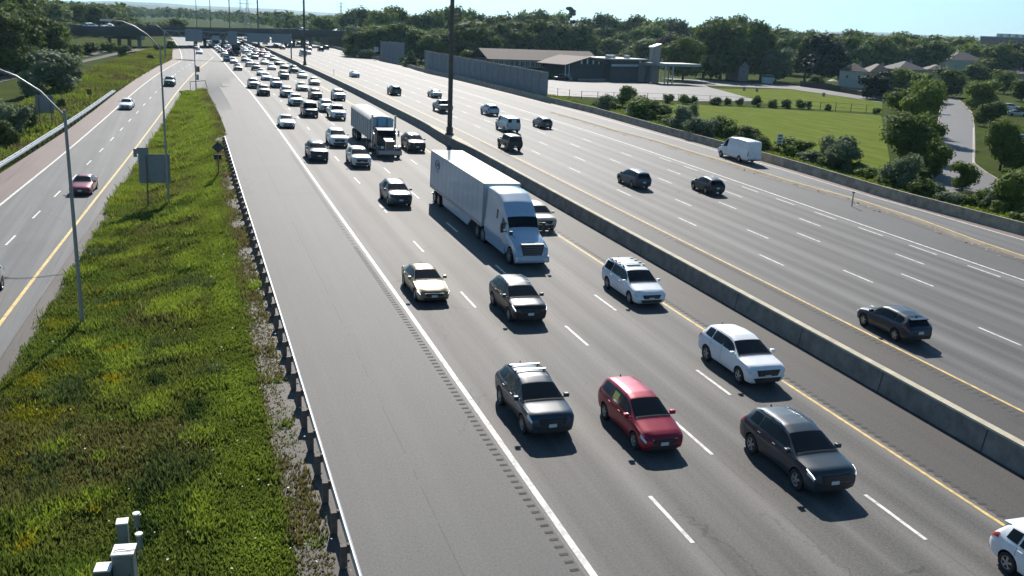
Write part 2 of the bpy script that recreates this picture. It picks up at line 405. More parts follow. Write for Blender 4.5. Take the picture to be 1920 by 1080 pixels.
# ---- main carriageway, median strips, opposite carriageway
band('main_shoulder', lb, lambda t: 10.4 + cs(t), 2, gore_t, M_shoulder, .05, 5, 3)
band('main_shoulder', lambda t: yl(t) + .15, lambda t: 10.4 + cs(t), gore_t, 300, M_shoulder, .05, 3, 6)
band('main_road', 10.4, 25.6, 2, T_END, M_road, .05, 6, 4)
band('median_shoulder', 25.6, 29.5, 2, T_END, M_median, .05, 6, 2)
band('median_shoulder', 29.5, 34.2, 2, T_END, M_median, .05, 6, 2)
band('opposite_road', 34.2, 53.6, 15, T_END, M_opp, .05, 6, 6)
band('opposite_shoulder', 53.6, 57.9, 15, T_END, M_shoulder, .05, 6, 2)
def LW(s, w, ta, tb, m, step=6): band('road_marking', s - w / 2, s + w / 2, ta, tb, m, .058, step)
LW(10.64, .23, 2, 520, M_white); LW(25.3, .15, 2, 520, M_yellow)
LW(34.15, .16, 15, 520, M_yellow); LW(53.43, .2, 15, 520, M_white)
def dashes(s, ph, ta, tb, cyc=12., ln=3., w=.15, m=M_white, fn=None, dz=.058):
    b = MB(); uv = []
    t = ta + (ph - ta) % cyc
    while t < tb:
        f = (lambda tt: s + cs(tt)) if fn is None else fn
        ps = [(f(t - ln / 2) - w / 2, t - ln / 2), (f(t - ln / 2) + w / 2, t - ln / 2), (f(t + ln / 2) + w / 2, t + ln / 2), (f(t + ln / 2) - w / 2, t + ln / 2)]
        b.add([W(a, c, T(a, c) + dz) for a, c in ps], [(0, 1, 2, 3)]); t += cyc
    o = b.build('lane_dashes', m, fixn=False); o['kind'] = 'structure'
for s, ph in ((14.37, .19), (18.14, 5.6), (21.95, 10.7), (37.94, 6.6), (41.62, 2.1), (45.32, .8), (49.05, 5.9)):
    dashes(s, ph, 8 if s < 30 else 18, 520)
dashes(52.32, 2.3, 25, 100, 6., 3.)
ramp_d = lin_fit([(163, 306), (188, 278), (207, 259), (225, 242), (241, 226), (254, 212), (278, 190), (287, 179)], 1)
td = G(163, 306)[1]
dashes(0, td, 10, 330, 9., 3., .14, fn=lambda t: (yl(t) + wl(t)) / 2 if t > 60 else (yl(t) + wl(t)) / 2, dz=.062)
# rumble strips milled beside the edge lines
M_rum = mat('milled_asphalt', (.062, .055, .050), .95, var=.35, scale=2)
def rumble(s0, s1, ta, tb):
    b = MB(); t = ta
    while t < tb:
        b.add([W(a + cs(t), c, T(a + cs(t), c) + .057) for a, c in ((s0, t), (s1, t), (s1, t + .13), (s0, t + .13))], [(0, 1, 2, 3)]); t += .42 if t < 60 else .84
    o = b.build('rumble_strip', M_rum, fixn=False); o['kind'] = 'structure'
rumble(10.06, 10.33, 4, 100); rumble(25.55, 25.85, 8, 110); rumble(33.45, 33.83, 20, 110)

# ---- right ramp beyond the low kerb island
rb_pix = [(1920, 441.7), (1665, 373), (1496, 321), (1250, 252), (1110, 212), (1007, 187), (937, 170), (857, 149), (784, 133), (737, 117), (691, 110), (621, 90), (588, 83.5)]
rbar = line_fn(rb_pix)
isl_pix = [(1920, 484), (1832, 455), (1724, 414), (1600, 374), (1480, 341), (1400, 316), (1300, 287), (1220, 262), (1150, 244), (1090, 226), (1040, 212)]
isl = line_fn(isl_pix)
t_isl = isl.ts[-1]
rw_pix = [(1920, 455), (1758, 406), (1606, 358), (1496, 322), (1340, 280), (1230, 250), (1110, 220)]
def islf(t): return isl(t) if t < t_isl else 57.9 + cs(t)
rwf = lambda t: islf(t) + (rbar(t) - islf(t)) * .72
T_R = 480
band('right_ramp_road', lambda t: islf(t) + .05, lambda t: rwf(t), 20, T_R, M_ramp, .05, 4, 3)
band('right_ramp_shoulder', rwf, lambda t: rbar(t) + .3, 20, T_R, M_red, .05, 4, 2)
band('opposite_shoulder', lambda t: 57.85 + cs(t), lambda t: islf(t), 20, t_isl, M_shoulder, .048, 4, 1)
band('road_marking', lambda t: rwf(t) - .1, lambda t: rwf(t) + .08, 20, T_R, M_white, .058, 4)
band('road_marking', lambda t: islf(t) + .3, lambda t: islf(t) + .48, 20, t_isl, M_yellow, .058, 4)
M_dust = asphalt('dusty_verge', .095, warm=(1.15, 1.0, .86), patch=.22)
band('dusty_verge', lambda t: islf(t) - 1.5, lambda t: islf(t) - .2, 20, t_isl, M_dust, .062, 4, 1)
def profile_run(name, sect, fn, ta, tb, step, m, parent=None, mi=None):
    """extrude a cross-section [(ds, z)] along fn(t); closed ring"""
    b = MB(); ts = trange(ta, tb, step)
    for t in ts:
        s0 = fn(t); sc = sect(t) if callable(sect) else sect
        for ds, z in sc: b.v.append(tuple(W(s0 + ds, t, T(s0, t) + z)))
    n = len(sect(ta)) if callable(sect) else len(sect)
    for i in range(len(ts) - 1):
        for k in range(n): b.f.append((i * n + k, i * n + (k + 1) % n, (i + 1) * n + (k + 1) % n, (i + 1) * n + k)); b.mi.append(0)
    b.f.append(tuple(range(n))); b.mi.append(0); b.f.append(tuple((len(ts) - 1) * n + k for k in range(n))[::-1]); b.mi.append(0)
    return b.build(name, m, parent)
o = profile_run('kerb', [(-.75, 0.05), (-.6, .09), (-.1, .11), (.12, .10), (.2, 0.05), (.2, -.1), (-.75, -.1)], islf, 20, t_isl, 4, mat('sandy_kerb', (.20, .17, .12), .95, var=.3, scale=.8)); o['kind'] = 'structure'
# ---- gravel beside the guardrail and the ramp
band('gravel_strip', 2.5, 4.2, 6, 112, M_gravel, .045, 3, 2)
band('gravel_strip', ramp_r, lambda t: ramp_r(t) + (1.1 if t < 80 else .7), 6, 150, M_gravel, .03, 4, 1)

# ================================================================== BARRIERS AND RAILS
# median barrier
MAST_T = [G(850, 258, 0)[1] , 249., 380., 510., 640., 770.]
mast_t0 = G(850, 253, 1.07)[1]; MAST_T[0] = mast_t0
def msect(t):
    w = .20
    for m_ in MAST_T:
        d = abs(t - m_); 
        if d < 12: w = max(w, .20 + .33 * smooth((12 - d) / 9))
    w2 = w + .05
    return [(29.0 - 29.3 - (w - .17), 0), (29.0 - 29.3 - (w - .17) + .02, .12), (-.02 - w + .02, 1.0), (-w + .02, 1.07), (w - .02, 1.07), (w, 1.0), (.3 + (w - .17), .12), (.32 + (w - .17), 0)]
mb = empty('concrete_barrier', WG(29.3, 60), 'long tall concrete median barrier with a pale top running between the two carriageways', 'barrier')
def adopt(o, p):
    o.parent = p; o.matrix_parent_inverse = p.matrix_world.inverted() if False else Matrix.Translation(-p.location); return o
M_bface = mat('barrier_concrete_shaded', (.20, .192, .172), .85, var=.35, scale=1.1, bump=.4)  # same concrete, colour darkened for the shade on the camera side
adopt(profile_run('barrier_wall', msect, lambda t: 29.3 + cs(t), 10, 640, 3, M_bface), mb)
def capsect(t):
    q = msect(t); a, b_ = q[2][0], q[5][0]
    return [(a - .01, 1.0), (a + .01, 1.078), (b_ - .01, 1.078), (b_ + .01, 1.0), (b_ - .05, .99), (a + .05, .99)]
adopt(profile_run('barrier_top', capsect, lambda t: 29.3 + cs(t), 10, 640, 3, mat('barrier_concrete_sunlit', (.46, .41, .30), .85, var=.25, scale=1.1, bump=.3)), mb)  # same concrete as the wall; sunlight on the top put into a paler cream
for i in range(40):
    t = 14 + i * 6.1; b = MB()
    if 1: b.add([W(29.3 + cs(t) + ds - .005, t + e, T(29.3, t) + z) for e in (0, .05) for ds, z in ((-.335, .02), (-.318, .13), (-.214, .98))], [(0, 1, 4, 3), (1, 2, 5, 4)])
    adopt(b.build('expansion_joint', mat('joint_dark', (.05, .05, .05), .9), None, fixn=False), mb)
# right barrier
rbm = empty('concrete_barrier', WG(rbar(90), 90), 'grey concrete barrier wall along the outer edge of the right hand ramp, shrubs behind it', 'barrier')
adopt(profile_run('barrier_wall', [(-.25, 0), (-.2, .15), (-.08, 1.05), (.12, 1.05), (.2, 0)], rbar, 30, T_R, 4, M_conc), rbm)

# steel beam guardrail on posts beside the main shoulder
gr = empty('guardrail', WG(4.0, 60), 'long steel guardrail on dark posts between the wide paved shoulder and the grass', 'guardrail')
adopt(profile_run('rail_beam', [(.0, .50), (.06, .56), (.02, .63), (.06, .70), (.0, .78), (-.05, .80), (-.05, .50)], lambda t: 4.0 + cs(t), 10, 106, 3, M_rail_top), gr)
tp = 12.3
while tp < 106:
    b = MB(); s = 3.80 + cs(tp); x = W(s, tp, T(4.0, tp)); 
    b.box(-.10, .09, -.075, .075, -.4, .74)
    p_ = b.build('post', M_wood, None); p_.location = x; adopt(p_, gr)
    b = MB(); b.box(.09, .17, -.06, .06, .50, .78); k = b.build('spacer_block', M_wood, p_)
    tp += 1.905
# left W-beam guardrail beyond the ramp
gl = empty('guardrail', WG(guardL(80), 80), 'bright galvanised double guardrail along the far left edge of the ramp', 'guardrail')
gle = G(217, 177)[1]
adopt(profile_run('rail_beam', [(0, .44), (.06, .50), (.02, .58), (.06, .66), (0, .74), (-.03, .74), (-.03, .44)], lambda t: guardL(t) - .32, 30, gle, 3, mat('galvanised_bright', (.50, .52, .52), .45, .4, var=.1)), gl)
adopt(profile_run('rail_beam', [(0, .42), (.06, .48), (.02, .56), (.06, .64), (0, .72), (-.03, .72), (-.03, .42)], guardL, 30, gle, 3, mat('galvanised_bright', (.50, .52, .52), .45, .4, var=.1)), gl)
tp = 34.
while tp < gle:
    b = MB(); b.box(-.23, -.08, -.07, .07, -.5, .70); p_ = b.build('post', M_wood); p_.location = WG(guardL(tp), tp); adopt(p_, gl); tp += 2.4

# ================================================================== VEHICLES
def lerp(a, b, u): return a + (b - a) * u
class Loft:
    def __init__(s, P):
        s.P = P; s.L = P['L']
    def f(s, key, d):
        pts = s.P[key]; xs = [p[0] for p in pts]; ys = [p[1] for p in pts]; e = s.P.get('soft', .06)
        return float((np.interp(d - e, xs, ys) + 2 * np.interp(d, xs, ys) + np.interp(d + e, xs, ys)) / 4)
    def ring(s, d):
        wb, wt, belt, top, bot = s.f('wb', d), s.f('wt', d), s.f('belt', d), s.f('top', d), s.f('bot', d)
        belt = min(belt, top - .02); cr = min(s.P.get('crown', .06), (top - belt) * .6 + .012); te = max(top - cr, belt + .006)
        h = belt - bot
        return [(0, bot), (.78 * wb, bot), (.93 * wb, bot + .10 * h), (.975 * wb, bot + .32 * h), (1.0 * wb, bot + .62 * h), (.99 * wb, bot + .88 * h), (.955 * wb, belt),
                (lerp(.955 * wb, wt, .52), lerp(belt, te, .5)), (wt, te), (.90 * wt, te + .62 * cr), (.5 * wt, top - .12 * cr), (0, top)]
    def S(s, d, v, side=1):
        r = s.ring(d); i = min(int(v), 10); u = v - i; y = lerp(r[i][0], r[i + 1][0], u); z = lerp(r[i][1], r[i + 1][1], u)
        return Vector((s.L / 2 - d, side * y, z))
    def stations(s):
        xs = {0., s.L}
        for k in ('wb', 'wt', 'belt', 'top', 'bot'):
            for p in s.P[k]:
                for e in (-.06, 0, .06):
                    if 0 <= p[0] + e <= s.L: xs.add(round(p[0] + e, 3))
        xs = sorted(xs); out = [xs[0]]
        for x in xs[1:]:
            if x - out[-1] < .025: continue
            n = int((x - out[-1]) / .22)
            st = out[-1]
            for k in range(n): out.append(st + (x - st) * (k + 1) / (n + 1))
            out.append(x)
        return out
    def body(s, name, mats, parent, wheels=(), wr=.34, clad=0, arch=.06):
        st = s.stations(); vs = []; fs = []; mi = []
        for d in st:
            r = s.ring(d); x = s.L / 2 - d
            vs += [(x, y, z) for y, z in r] + [(x, -y, z) for y, z in r[-2:0:-1]]
        n = 22
        for i in range(len(st) - 1):
            for k in range(n):
                fs.append((i * n + k, i * n + (k + 1) % n, (i + 1) * n + (k + 1) % n, (i + 1) * n + k))
                kk = k if k < 11 else 21 - k; mi.append(2 if kk < clad else 0)
        fs.append(tuple(range(n))); fs.append(tuple((len(st) - 1) * n + k for k in range(n))[::-1]); mi += [0, 0]
        me = bpy.data.meshes.new(name); me.from_pydata(vs, [], fs)
        for m in mats: me.materials.append(m)
        me.polygons.foreach_set('material_index', mi)
        bm = bmesh.new(); bm.from_mesh(me); bmesh.ops.recalc_face_normals(bm, faces=bm.faces); bm.to_mesh(me); bm.free()
        o = bpy.data.objects.new(name, me); COL.objects.link(o)
        if wheels:
            cb = MB()
            for d in wheels:
                for sd_ in (1, -1):
                    hw = s.f('wb', d); cb.cyl((s.L / 2 - d, sd_ * (hw - .04), wr + .01), (0, 1, 0), wr + arch, .62, 24)
            c = cb.build('cutter', M_blackp)
            md = o.modifiers.new('b', 'BOOLEAN'); md.operation = 'DIFFERENCE'; md.solver = 'EXACT'; md.object = c
            dg = bpy.context.evaluated_depsgraph_get(); dg.update()
            m2 = bpy.data.meshes.new_from_object(o.evaluated_get(dg)); o.modifiers.clear(); o.data = m2; me = m2
            bpy.data.objects.remove(c)
            for p in me.polygons:
                for d in wheels:
                    q = p.center; rr = math.hypot(q.x - (s.L / 2 - d), q.z - wr - .01)
                    nr = abs(p.normal.x * (q.x - (s.L / 2 - d)) + p.normal.z * (q.z - wr)) 
                    if rr < wr + arch + .03 and (abs(abs(p.normal.y)) < .4 and rr > wr + arch - .06 or abs(q.y) < s.f('wb', d) - .25): 
                        if q.z < wr * 2 + arch: p.material_index = 1
        me.polygons.foreach_set('use_smooth', [True] * len(me.polygons)); me.set_sharp_from_angle(angle=R_(38))
        o.parent = parent; return o
    def patch(s, name, d0, d1, v0, v1, m, parent, side=1, off=.008, nu=8, nv=4, mirror=False, skew=0.):
        b = MB()
        for sd_ in ((1, -1) if mirror else (side,)):
            g = []
            for i in range(nu + 1):
                for j in range(nv + 1):
                    v = lerp(v0, v1, j / nv); d = lerp(d0, d1, i / nu) + skew * (j / nv)
                    p = s.S(d, v, sd_); a = s.S(d + .02, v, sd_) - s.S(d - .02, v, sd_); c = s.S(d, min(v + .05, 11), sd_) - s.S(d, v - .05, sd_)
                    nn = a.cross(c)
                    if nn.length < 1e-9: nn = Vector((0, sd_, 0))
                    nn.normalize()
                    if nn.dot(p - Vector((p.x * .6, 0, .7))) < 0: nn = -nn
                    g.append(p + nn * off)
            k = nv + 1
            b.add(g, [(i * k + j, i * k + j + 1, (i + 1) * k + j + 1, (i + 1) * k + j) for i in range(nu) for j in range(nv)])
        return b.build(name, m, parent, smooth=50)

PROF = {
 'suv': dict(L=4.6, crown=.07, top=[(0, .80), (.04, .97), (.2, 1.06), (.9, 1.15), (1.05, 1.19), (1.88, 1.61), (2.3, 1.71), (3.0, 1.72), (3.8, 1.66), (4.12, 1.57), (4.5, 1.16), (4.57, 1.02), (4.6, .75)],
   belt=[(0, .72), (.08, .90), (.35, 1.01), (1.05, 1.09), (3., 1.12), (4.2, 1.20), (4.5, 1.04), (4.6, .7)],
   wb=[(0, .80), (.06, .87), (.2, .92), (.9, .955), (1.6, .935), (2.6, .93), (3.6, .96), (4.2, .945), (4.5, .89), (4.6, .82)],
   wt=[(0, .70), (.25, .82), (1.02, .88), (1.9, .67), (3.0, .665), (3.9, .60), (4.4, .62), (4.6, .64)],
   bot=[(0, .36), (.1, .26), (.5, .24), (4.1, .24), (4.5, .30), (4.6, .42)], wh=(.84, 3.62), wr=.37, ws=(1.09, 1.86), rw=(4.15, 4.48), sg=[(1.4, 2.4), (2.47, 3.3), (3.38, 3.95)]),
 'sedan': dict(L=4.75, top=[(0, .58), (.05, .70), (.3, .80), (1.2, .95), (1.4, .99), (2.25, 1.38), (2.6, 1.44), (3.2, 1.43), (3.6, 1.34), (4.2, 1.08), (4.6, 1.03), (4.72, .95), (4.75, .72)],
   belt=[(0, .54), (.1, .66), (.5, .78), (1.3, .92), (3., .96), (4.2, 1.02), (4.65, .95), (4.75, .68)],
   wb=[(0, .74), (.06, .82), (.25, .89), (1.0, .905), (3.8, .91), (4.4, .87), (4.65, .80), (4.75, .70)],
   wt=[(0, .54), (.3, .74), (1.35, .80), (2.3, .58), (3.1, .58), (3.7, .60), (4.2, .74), (4.75, .62)],
   bot=[(0, .30), (.1, .2), (.5, .18), (4.2, .18), (4.6, .26), (4.75, .38)], wh=(.9, 3.72), wr=.33, ws=(1.46, 2.22), rw=(3.52, 4.14), sg=[(1.75, 2.62), (2.69, 3.5)]),
 'hatch': dict(L=4.25, top=[(0, .62), (.05, .76), (.3, .88), (.95, 1.0), (1.12, 1.04), (1.85, 1.43), (2.2, 1.50), (3.0, 1.50), (3.6, 1.43), (3.85, 1.36), (4.14, 1.02), (4.22, .9), (4.25, .7)],
   belt=[(0, .56), (.1, .70), (.5, .84), (1.1, .95), (3., .99), (3.9, 1.04), (4.2, .88), (4.25, .66)],
   wb=[(0, .62), (.06, .74), (.3, .86), (.9, .895), (3.4, .90), (3.9, .87), (4.15, .80), (4.25, .70)],
   wt=[(0, .54), (.3, .74), (1.1, .79), (1.9, .60), (3.0, .60), (3.8, .57), (4.1, .64), (4.25, .60)],
   bot=[(0, .32), (.1, .22), (.5, .2), (3.8, .2), (4.1, .28), (4.25, .38)], wh=(.82, 3.36), wr=.33, ws=(1.18, 1.84), rw=(3.88, 4.13), sg=[(1.4, 2.3), (2.37, 3.1), (3.17, 3.6)]),
 'minivan': dict(L=5.1, top=[(0, .64), (.05, .82), (.3, .96), (.95, 1.10), (1.12, 1.15), (2.0, 1.66), (2.4, 1.74), (3.4, 1.75), (4.5, 1.70), (4.8, 1.62), (5.02, 1.14), (5.07, 1.0), (5.1, .75)],
   belt=[(0, .58), (.1, .74), (.5, .90), (1.1, 1.03), (3., 1.07), (4.8, 1.12), (5.05, .95), (5.1, .7)],
   wb=[(0, .78), (.06, .87), (.25, .95), (1.0, .985), (4.3, .99), (4.75, .96), (5.0, .88), (5.1, .78)],
   wt=[(0, .58), (.3, .82), (1.1, .88), (2.1, .69), (3.6, .70), (4.7, .66), (4.95, .72), (5.1, .66)],
   bot=[(0, .34), (.1, .22), (.5, .2), (4.6, .2), (4.95, .28), (5.1, .4)], wh=(.92, 3.94), wr=.35, ws=(1.18, 1.98), rw=(4.82, 5.01), sg=[(1.45, 2.4), (2.47, 3.55), (3.62, 4.62)]),
 'compactvan': dict(L=4.55, top=[(0, .62), (.05, .78), (.3, .90), (.85, 1.05), (1.02, 1.10), (1.95, 1.55), (2.35, 1.62), (3.2, 1.63), (4.0, 1.57), (4.26, 1.49), (4.47, 1.08), (4.52, .96), (4.55, .75)],
   belt=[(0, .56), (.1, .72), (.5, .86), (1.0, .98), (3., 1.02), (4.2, 1.08), (4.5, .92), (4.55, .7)],
   wb=[(0, .70), (.06, .79), (.25, .86), (.9, .88), (3.7, .875), (4.2, .85), (4.45, .78), (4.55, .70)],
   wt=[(0, .54), (.3, .72), (1.0, .77), (2.0, .59), (3.2, .59), (4.2, .56), (4.45, .62), (4.55, .58)],
   bot=[(0, .32), (.1, .22), (.5, .2), (4.1, .2), (4.4, .28), (4.55, .38)], wh=(.82, 3.56), wr=.33, ws=(1.1, 1.92), rw=(4.28, 4.47), sg=[(1.35, 2.35), (2.42, 3.25), (3.32, 4.05)]),
 'cargovan': dict(L=5.5, top=[(0, .7), (.05, .95), (.25, 1.08), (.8, 1.2), (.95, 1.26), (1.6, 1.86), (1.95, 2.0), (3.4, 2.02), (5.3, 1.98), (5.44, 1.9), (5.49, 1.1), (5.5, .8)],
   belt=[(0, .62), (.1, .9), (.5, 1.0), (1.0, 1.16), (5.3, 1.2), (5.46, 1.1), (5.5, .75)],
   wb=[(0, .74), (.06, .88), (.3, .97), (1., 1.0), (5.0, 1.0), (5.35, .98), (5.5, .92)],
   wt=[(0, .62), (.3, .84), (.95, .9), (1.8, .82), (5.2, .82), (5.45, .82), (5.5, .8)],
   bot=[(0, .4), (.1, .28), (5.2, .3), (5.5, .42)], wh=(.9, 4.3), wr=.36, ws=(1.0, 1.62), rw=(5.42, 5.47), sg=[(1.3, 2.15)]),
 'sprinter': dict(L=6.6, top=[(0, .75), (.05, 1.0), (.25, 1.12), (.8, 1.3), (.95, 1.38), (1.6, 2.1), (2.0, 2.45), (2.6, 2.62), (4.4, 2.66), (6.3, 2.6), (6.5, 2.5), (6.58, 1.1), (6.6, .8)],
   belt=[(0, .65), (.1, .95), (.5, 1.1), (1.0, 1.3), (6.3, 1.3), (6.56, 1.1), (6.6, .75)],
   wb=[(0, .74), (.06, .88), (.3, .97), (1., 1.01), (6.0, 1.01), (6.4, .99), (6.6, .93)],
   wt=[(0, .62), (.3, .84), (.95, .9), (1.9, .83), (6.2, .84), (6.5, .84), (6.6, .82)],
   bot=[(0, .4), (.1, .3), (6.2, .32), (6.6, .45)], wh=(1.0, 4.9), wr=.36, ws=(1.0, 1.7), rw=(6.52, 6.56), sg=[(1.25, 2.1)]),
 'jeep': dict(L=4.3, soft=.03, top=[(0, .8), (.05, 1.02), (.2, 1.08), (1.3, 1.16), (1.42, 1.18), (1.72, 1.72), (1.9, 1.80), (2.6, 1.82), (4.1, 1.80), (4.22, 1.74), (4.29, 1.15), (4.3, .8)],
   belt=[(0, .75), (.1, .98), (.4, 1.04), (1.4, 1.10), (4.2, 1.12), (4.3, .78)],
   wb=[(0, .76), (.06, .86), (.3, .9), (1.2, .9), (4.1, .9), (4.25, .88), (4.3, .84)],
   wt=[(0, .6), (.3, .66), (1.3, .72), (1.8, .72), (4.1, .72), (4.3, .7)],
   bot=[(0, .5), (.1, .42), (4.1, .42), (4.3, .5)], wh=(.75, 3.3), wr=.42, ws=(1.45, 1.70), rw=(4.24, 4.28), sg=[(1.8, 2.6), (2.68, 3.35), (3.45, 4.0)]),
 'pickup': dict(L=5.8, top=[(0, .82), (.05, 1.06), (.25, 1.16), (1.35, 1.26), (1.5, 1.3), (2.15, 1.80), (2.5, 1.90), (3.4, 1.90), (3.7, 1.82), (3.86, 1.30), (3.95, 1.26), (5.7, 1.24), (5.78, 1.2), (5.8, .85)],
   belt=[(0, .75), (.1, 1.0), (.5, 1.12), (1.5, 1.2), (3.8, 1.22), (5.7, 1.21), (5.8, .8)],
   wb=[(0, .78), (.06, .92), (.3, 1.0), (1.2, 1.01), (5.3, 1.01), (5.7, .98), (5.8, .92)],
   wt=[(0, .66), (.3, .88), (1.5, .9), (2.2, .70), (3.6, .70), (3.95, .95), (5.7, .95), (5.8, .9)],
   bot=[(0, .48), (.1, .38), (5.4, .4), (5.8, .52)], wh=(1.0, 4.65), wr=.40, ws=(1.55, 2.12), rw=(3.72, 3.85), sg=[(1.8, 2.65), (2.73, 3.55)]),
}
PROF['mini'] = {k: ([(a * .92, b * 1.0) for a, b in v] if isinstance(v, list) and k in ('top', 'belt', 'wb', 'wt', 'bot', 'sg') and k != 'sg' else v) for k, v in PROF['hatch'].items()}
PROF['mini'].update(L=4.25 * .92, wh=(.74, 3.1), ws=(1.1, 1.69), rw=(3.57, 3.8), sg=[(1.3, 2.1), (2.17, 2.85), (2.92, 3.3)])
PROF['bigsuv'] = {k: v for k, v in PROF['suv'].items()}
PROF['bigsuv'] = dict(PROF['suv']); 
for k in ('top', 'belt', 'bot'): PROF['bigsuv'][k] = [(a * 1.04, b * (1.03 if k != 'bot' else 1)) for a, b in PROF['suv'][k]]
for k in ('wb', 'wt'): PROF['bigsuv'][k] = [(a * 1.04, b * 1.02) for a, b in PROF['suv'][k]]
PROF['bigsuv'].update(L=4.6 * 1.04, wh=(.88, 3.76), wr=.38, ws=(1.14, 1.94), rw=(4.32, 4.65), sg=[(1.46, 2.5), (2.57, 3.43), (3.51, 4.1)])

def wheel(parent, x, y, r, w=.23, n=24, rim=True):
    """tyre with a rim let into its outer face"""
    b = MB(); rr = [(r * .62, -w / 2), (r * .93, -w / 2), (r, -w / 2 + .03), (r, w / 2 - .03), (r * .93, w / 2), (r * .64, w / 2), (r * .60, w / 2 - .05), (.0, w / 2 - .06)]
    sy = 1 if y > 0 else -1; n0 = len(b.v)
    for k in range(n):
        a = 2 * math.pi * k / n
        for q, z in rr: b.v.append((q * math.cos(a), sy * z, q * math.sin(a)))
    m = len(rr)
    for k in range(n):
        for j in range(m - 1): b.f.append((k * m + j, k * m + j + 1, ((k + 1) % n) * m + j + 1, ((k + 1) % n) * m + j)); b.mi.append(0)
    o = b.build('wheel', M_tyre, parent, smooth=40); o.location = (x, y, r)
    if rim:
        b = MB(); yo = sy * (w / 2 - .035)
        b.cyl((0, yo, 0), (0, 1, 0), r * .16, .04, 12)
        for k in range(5):
            a = 2 * math.pi * k / 5 + .3; c, s_ = math.cos(a), math.sin(a); p = Vector((c, 0, s_)); q = Vector((-s_, 0, c))
            vs = [p * r * .1 + q * r * .09, p * r * .1 - q * r * .09, p * r * .62 - q * r * .13, p * r * .62 + q * r * .13]
            b.add([(v.x, yo - sy * .015, v.z) for v in vs] + [(v.x, yo + sy * .015, v.z) for v in vs], [(0, 1, 2, 3), (4, 5, 6, 7), (0, 1, 5, 4), (1, 2, 6, 5), (2, 3, 7, 6), (3, 0, 4, 7)])
        b.tube([(r * .62 * math.cos(2 * math.pi * k / 20), yo, r * .62 * math.sin(2 * math.pi * k / 20)) for k in range(21)], .022, 6, caps=False)
        b.build('rim', M_rim, o, smooth=40)
    return o

M_paint = {}
PC = dict(white=(.78, .80, .82), silver=(.42, .44, .45), lightblue=(.40, .47, .52), grey=(.08, .09, .10), darkgrey=(.018, .031, .044), black=(.008, .009, .011), navy=(.008, .021, .042),
          red=(.30, .006, .03), maroon=(.20, .02, .05), beige=(.27, .21, .12), sand=(.50, .46, .33), green=(.05, .085, .07), teal=(.06, .14, .14), brown=(.10, .07, .05), bluegrey=(.020, .038, .062), pearl=(.66, .64, .58))
for k, c in PC.items():
    M_paint[k] = mat('paint_' + k, c, .42, .3 if k in ('silver', 'grey', 'lightblue', 'beige', 'maroon', 'red') else 0., coat=.55, var=.06, scale=1.2, spec=.4)

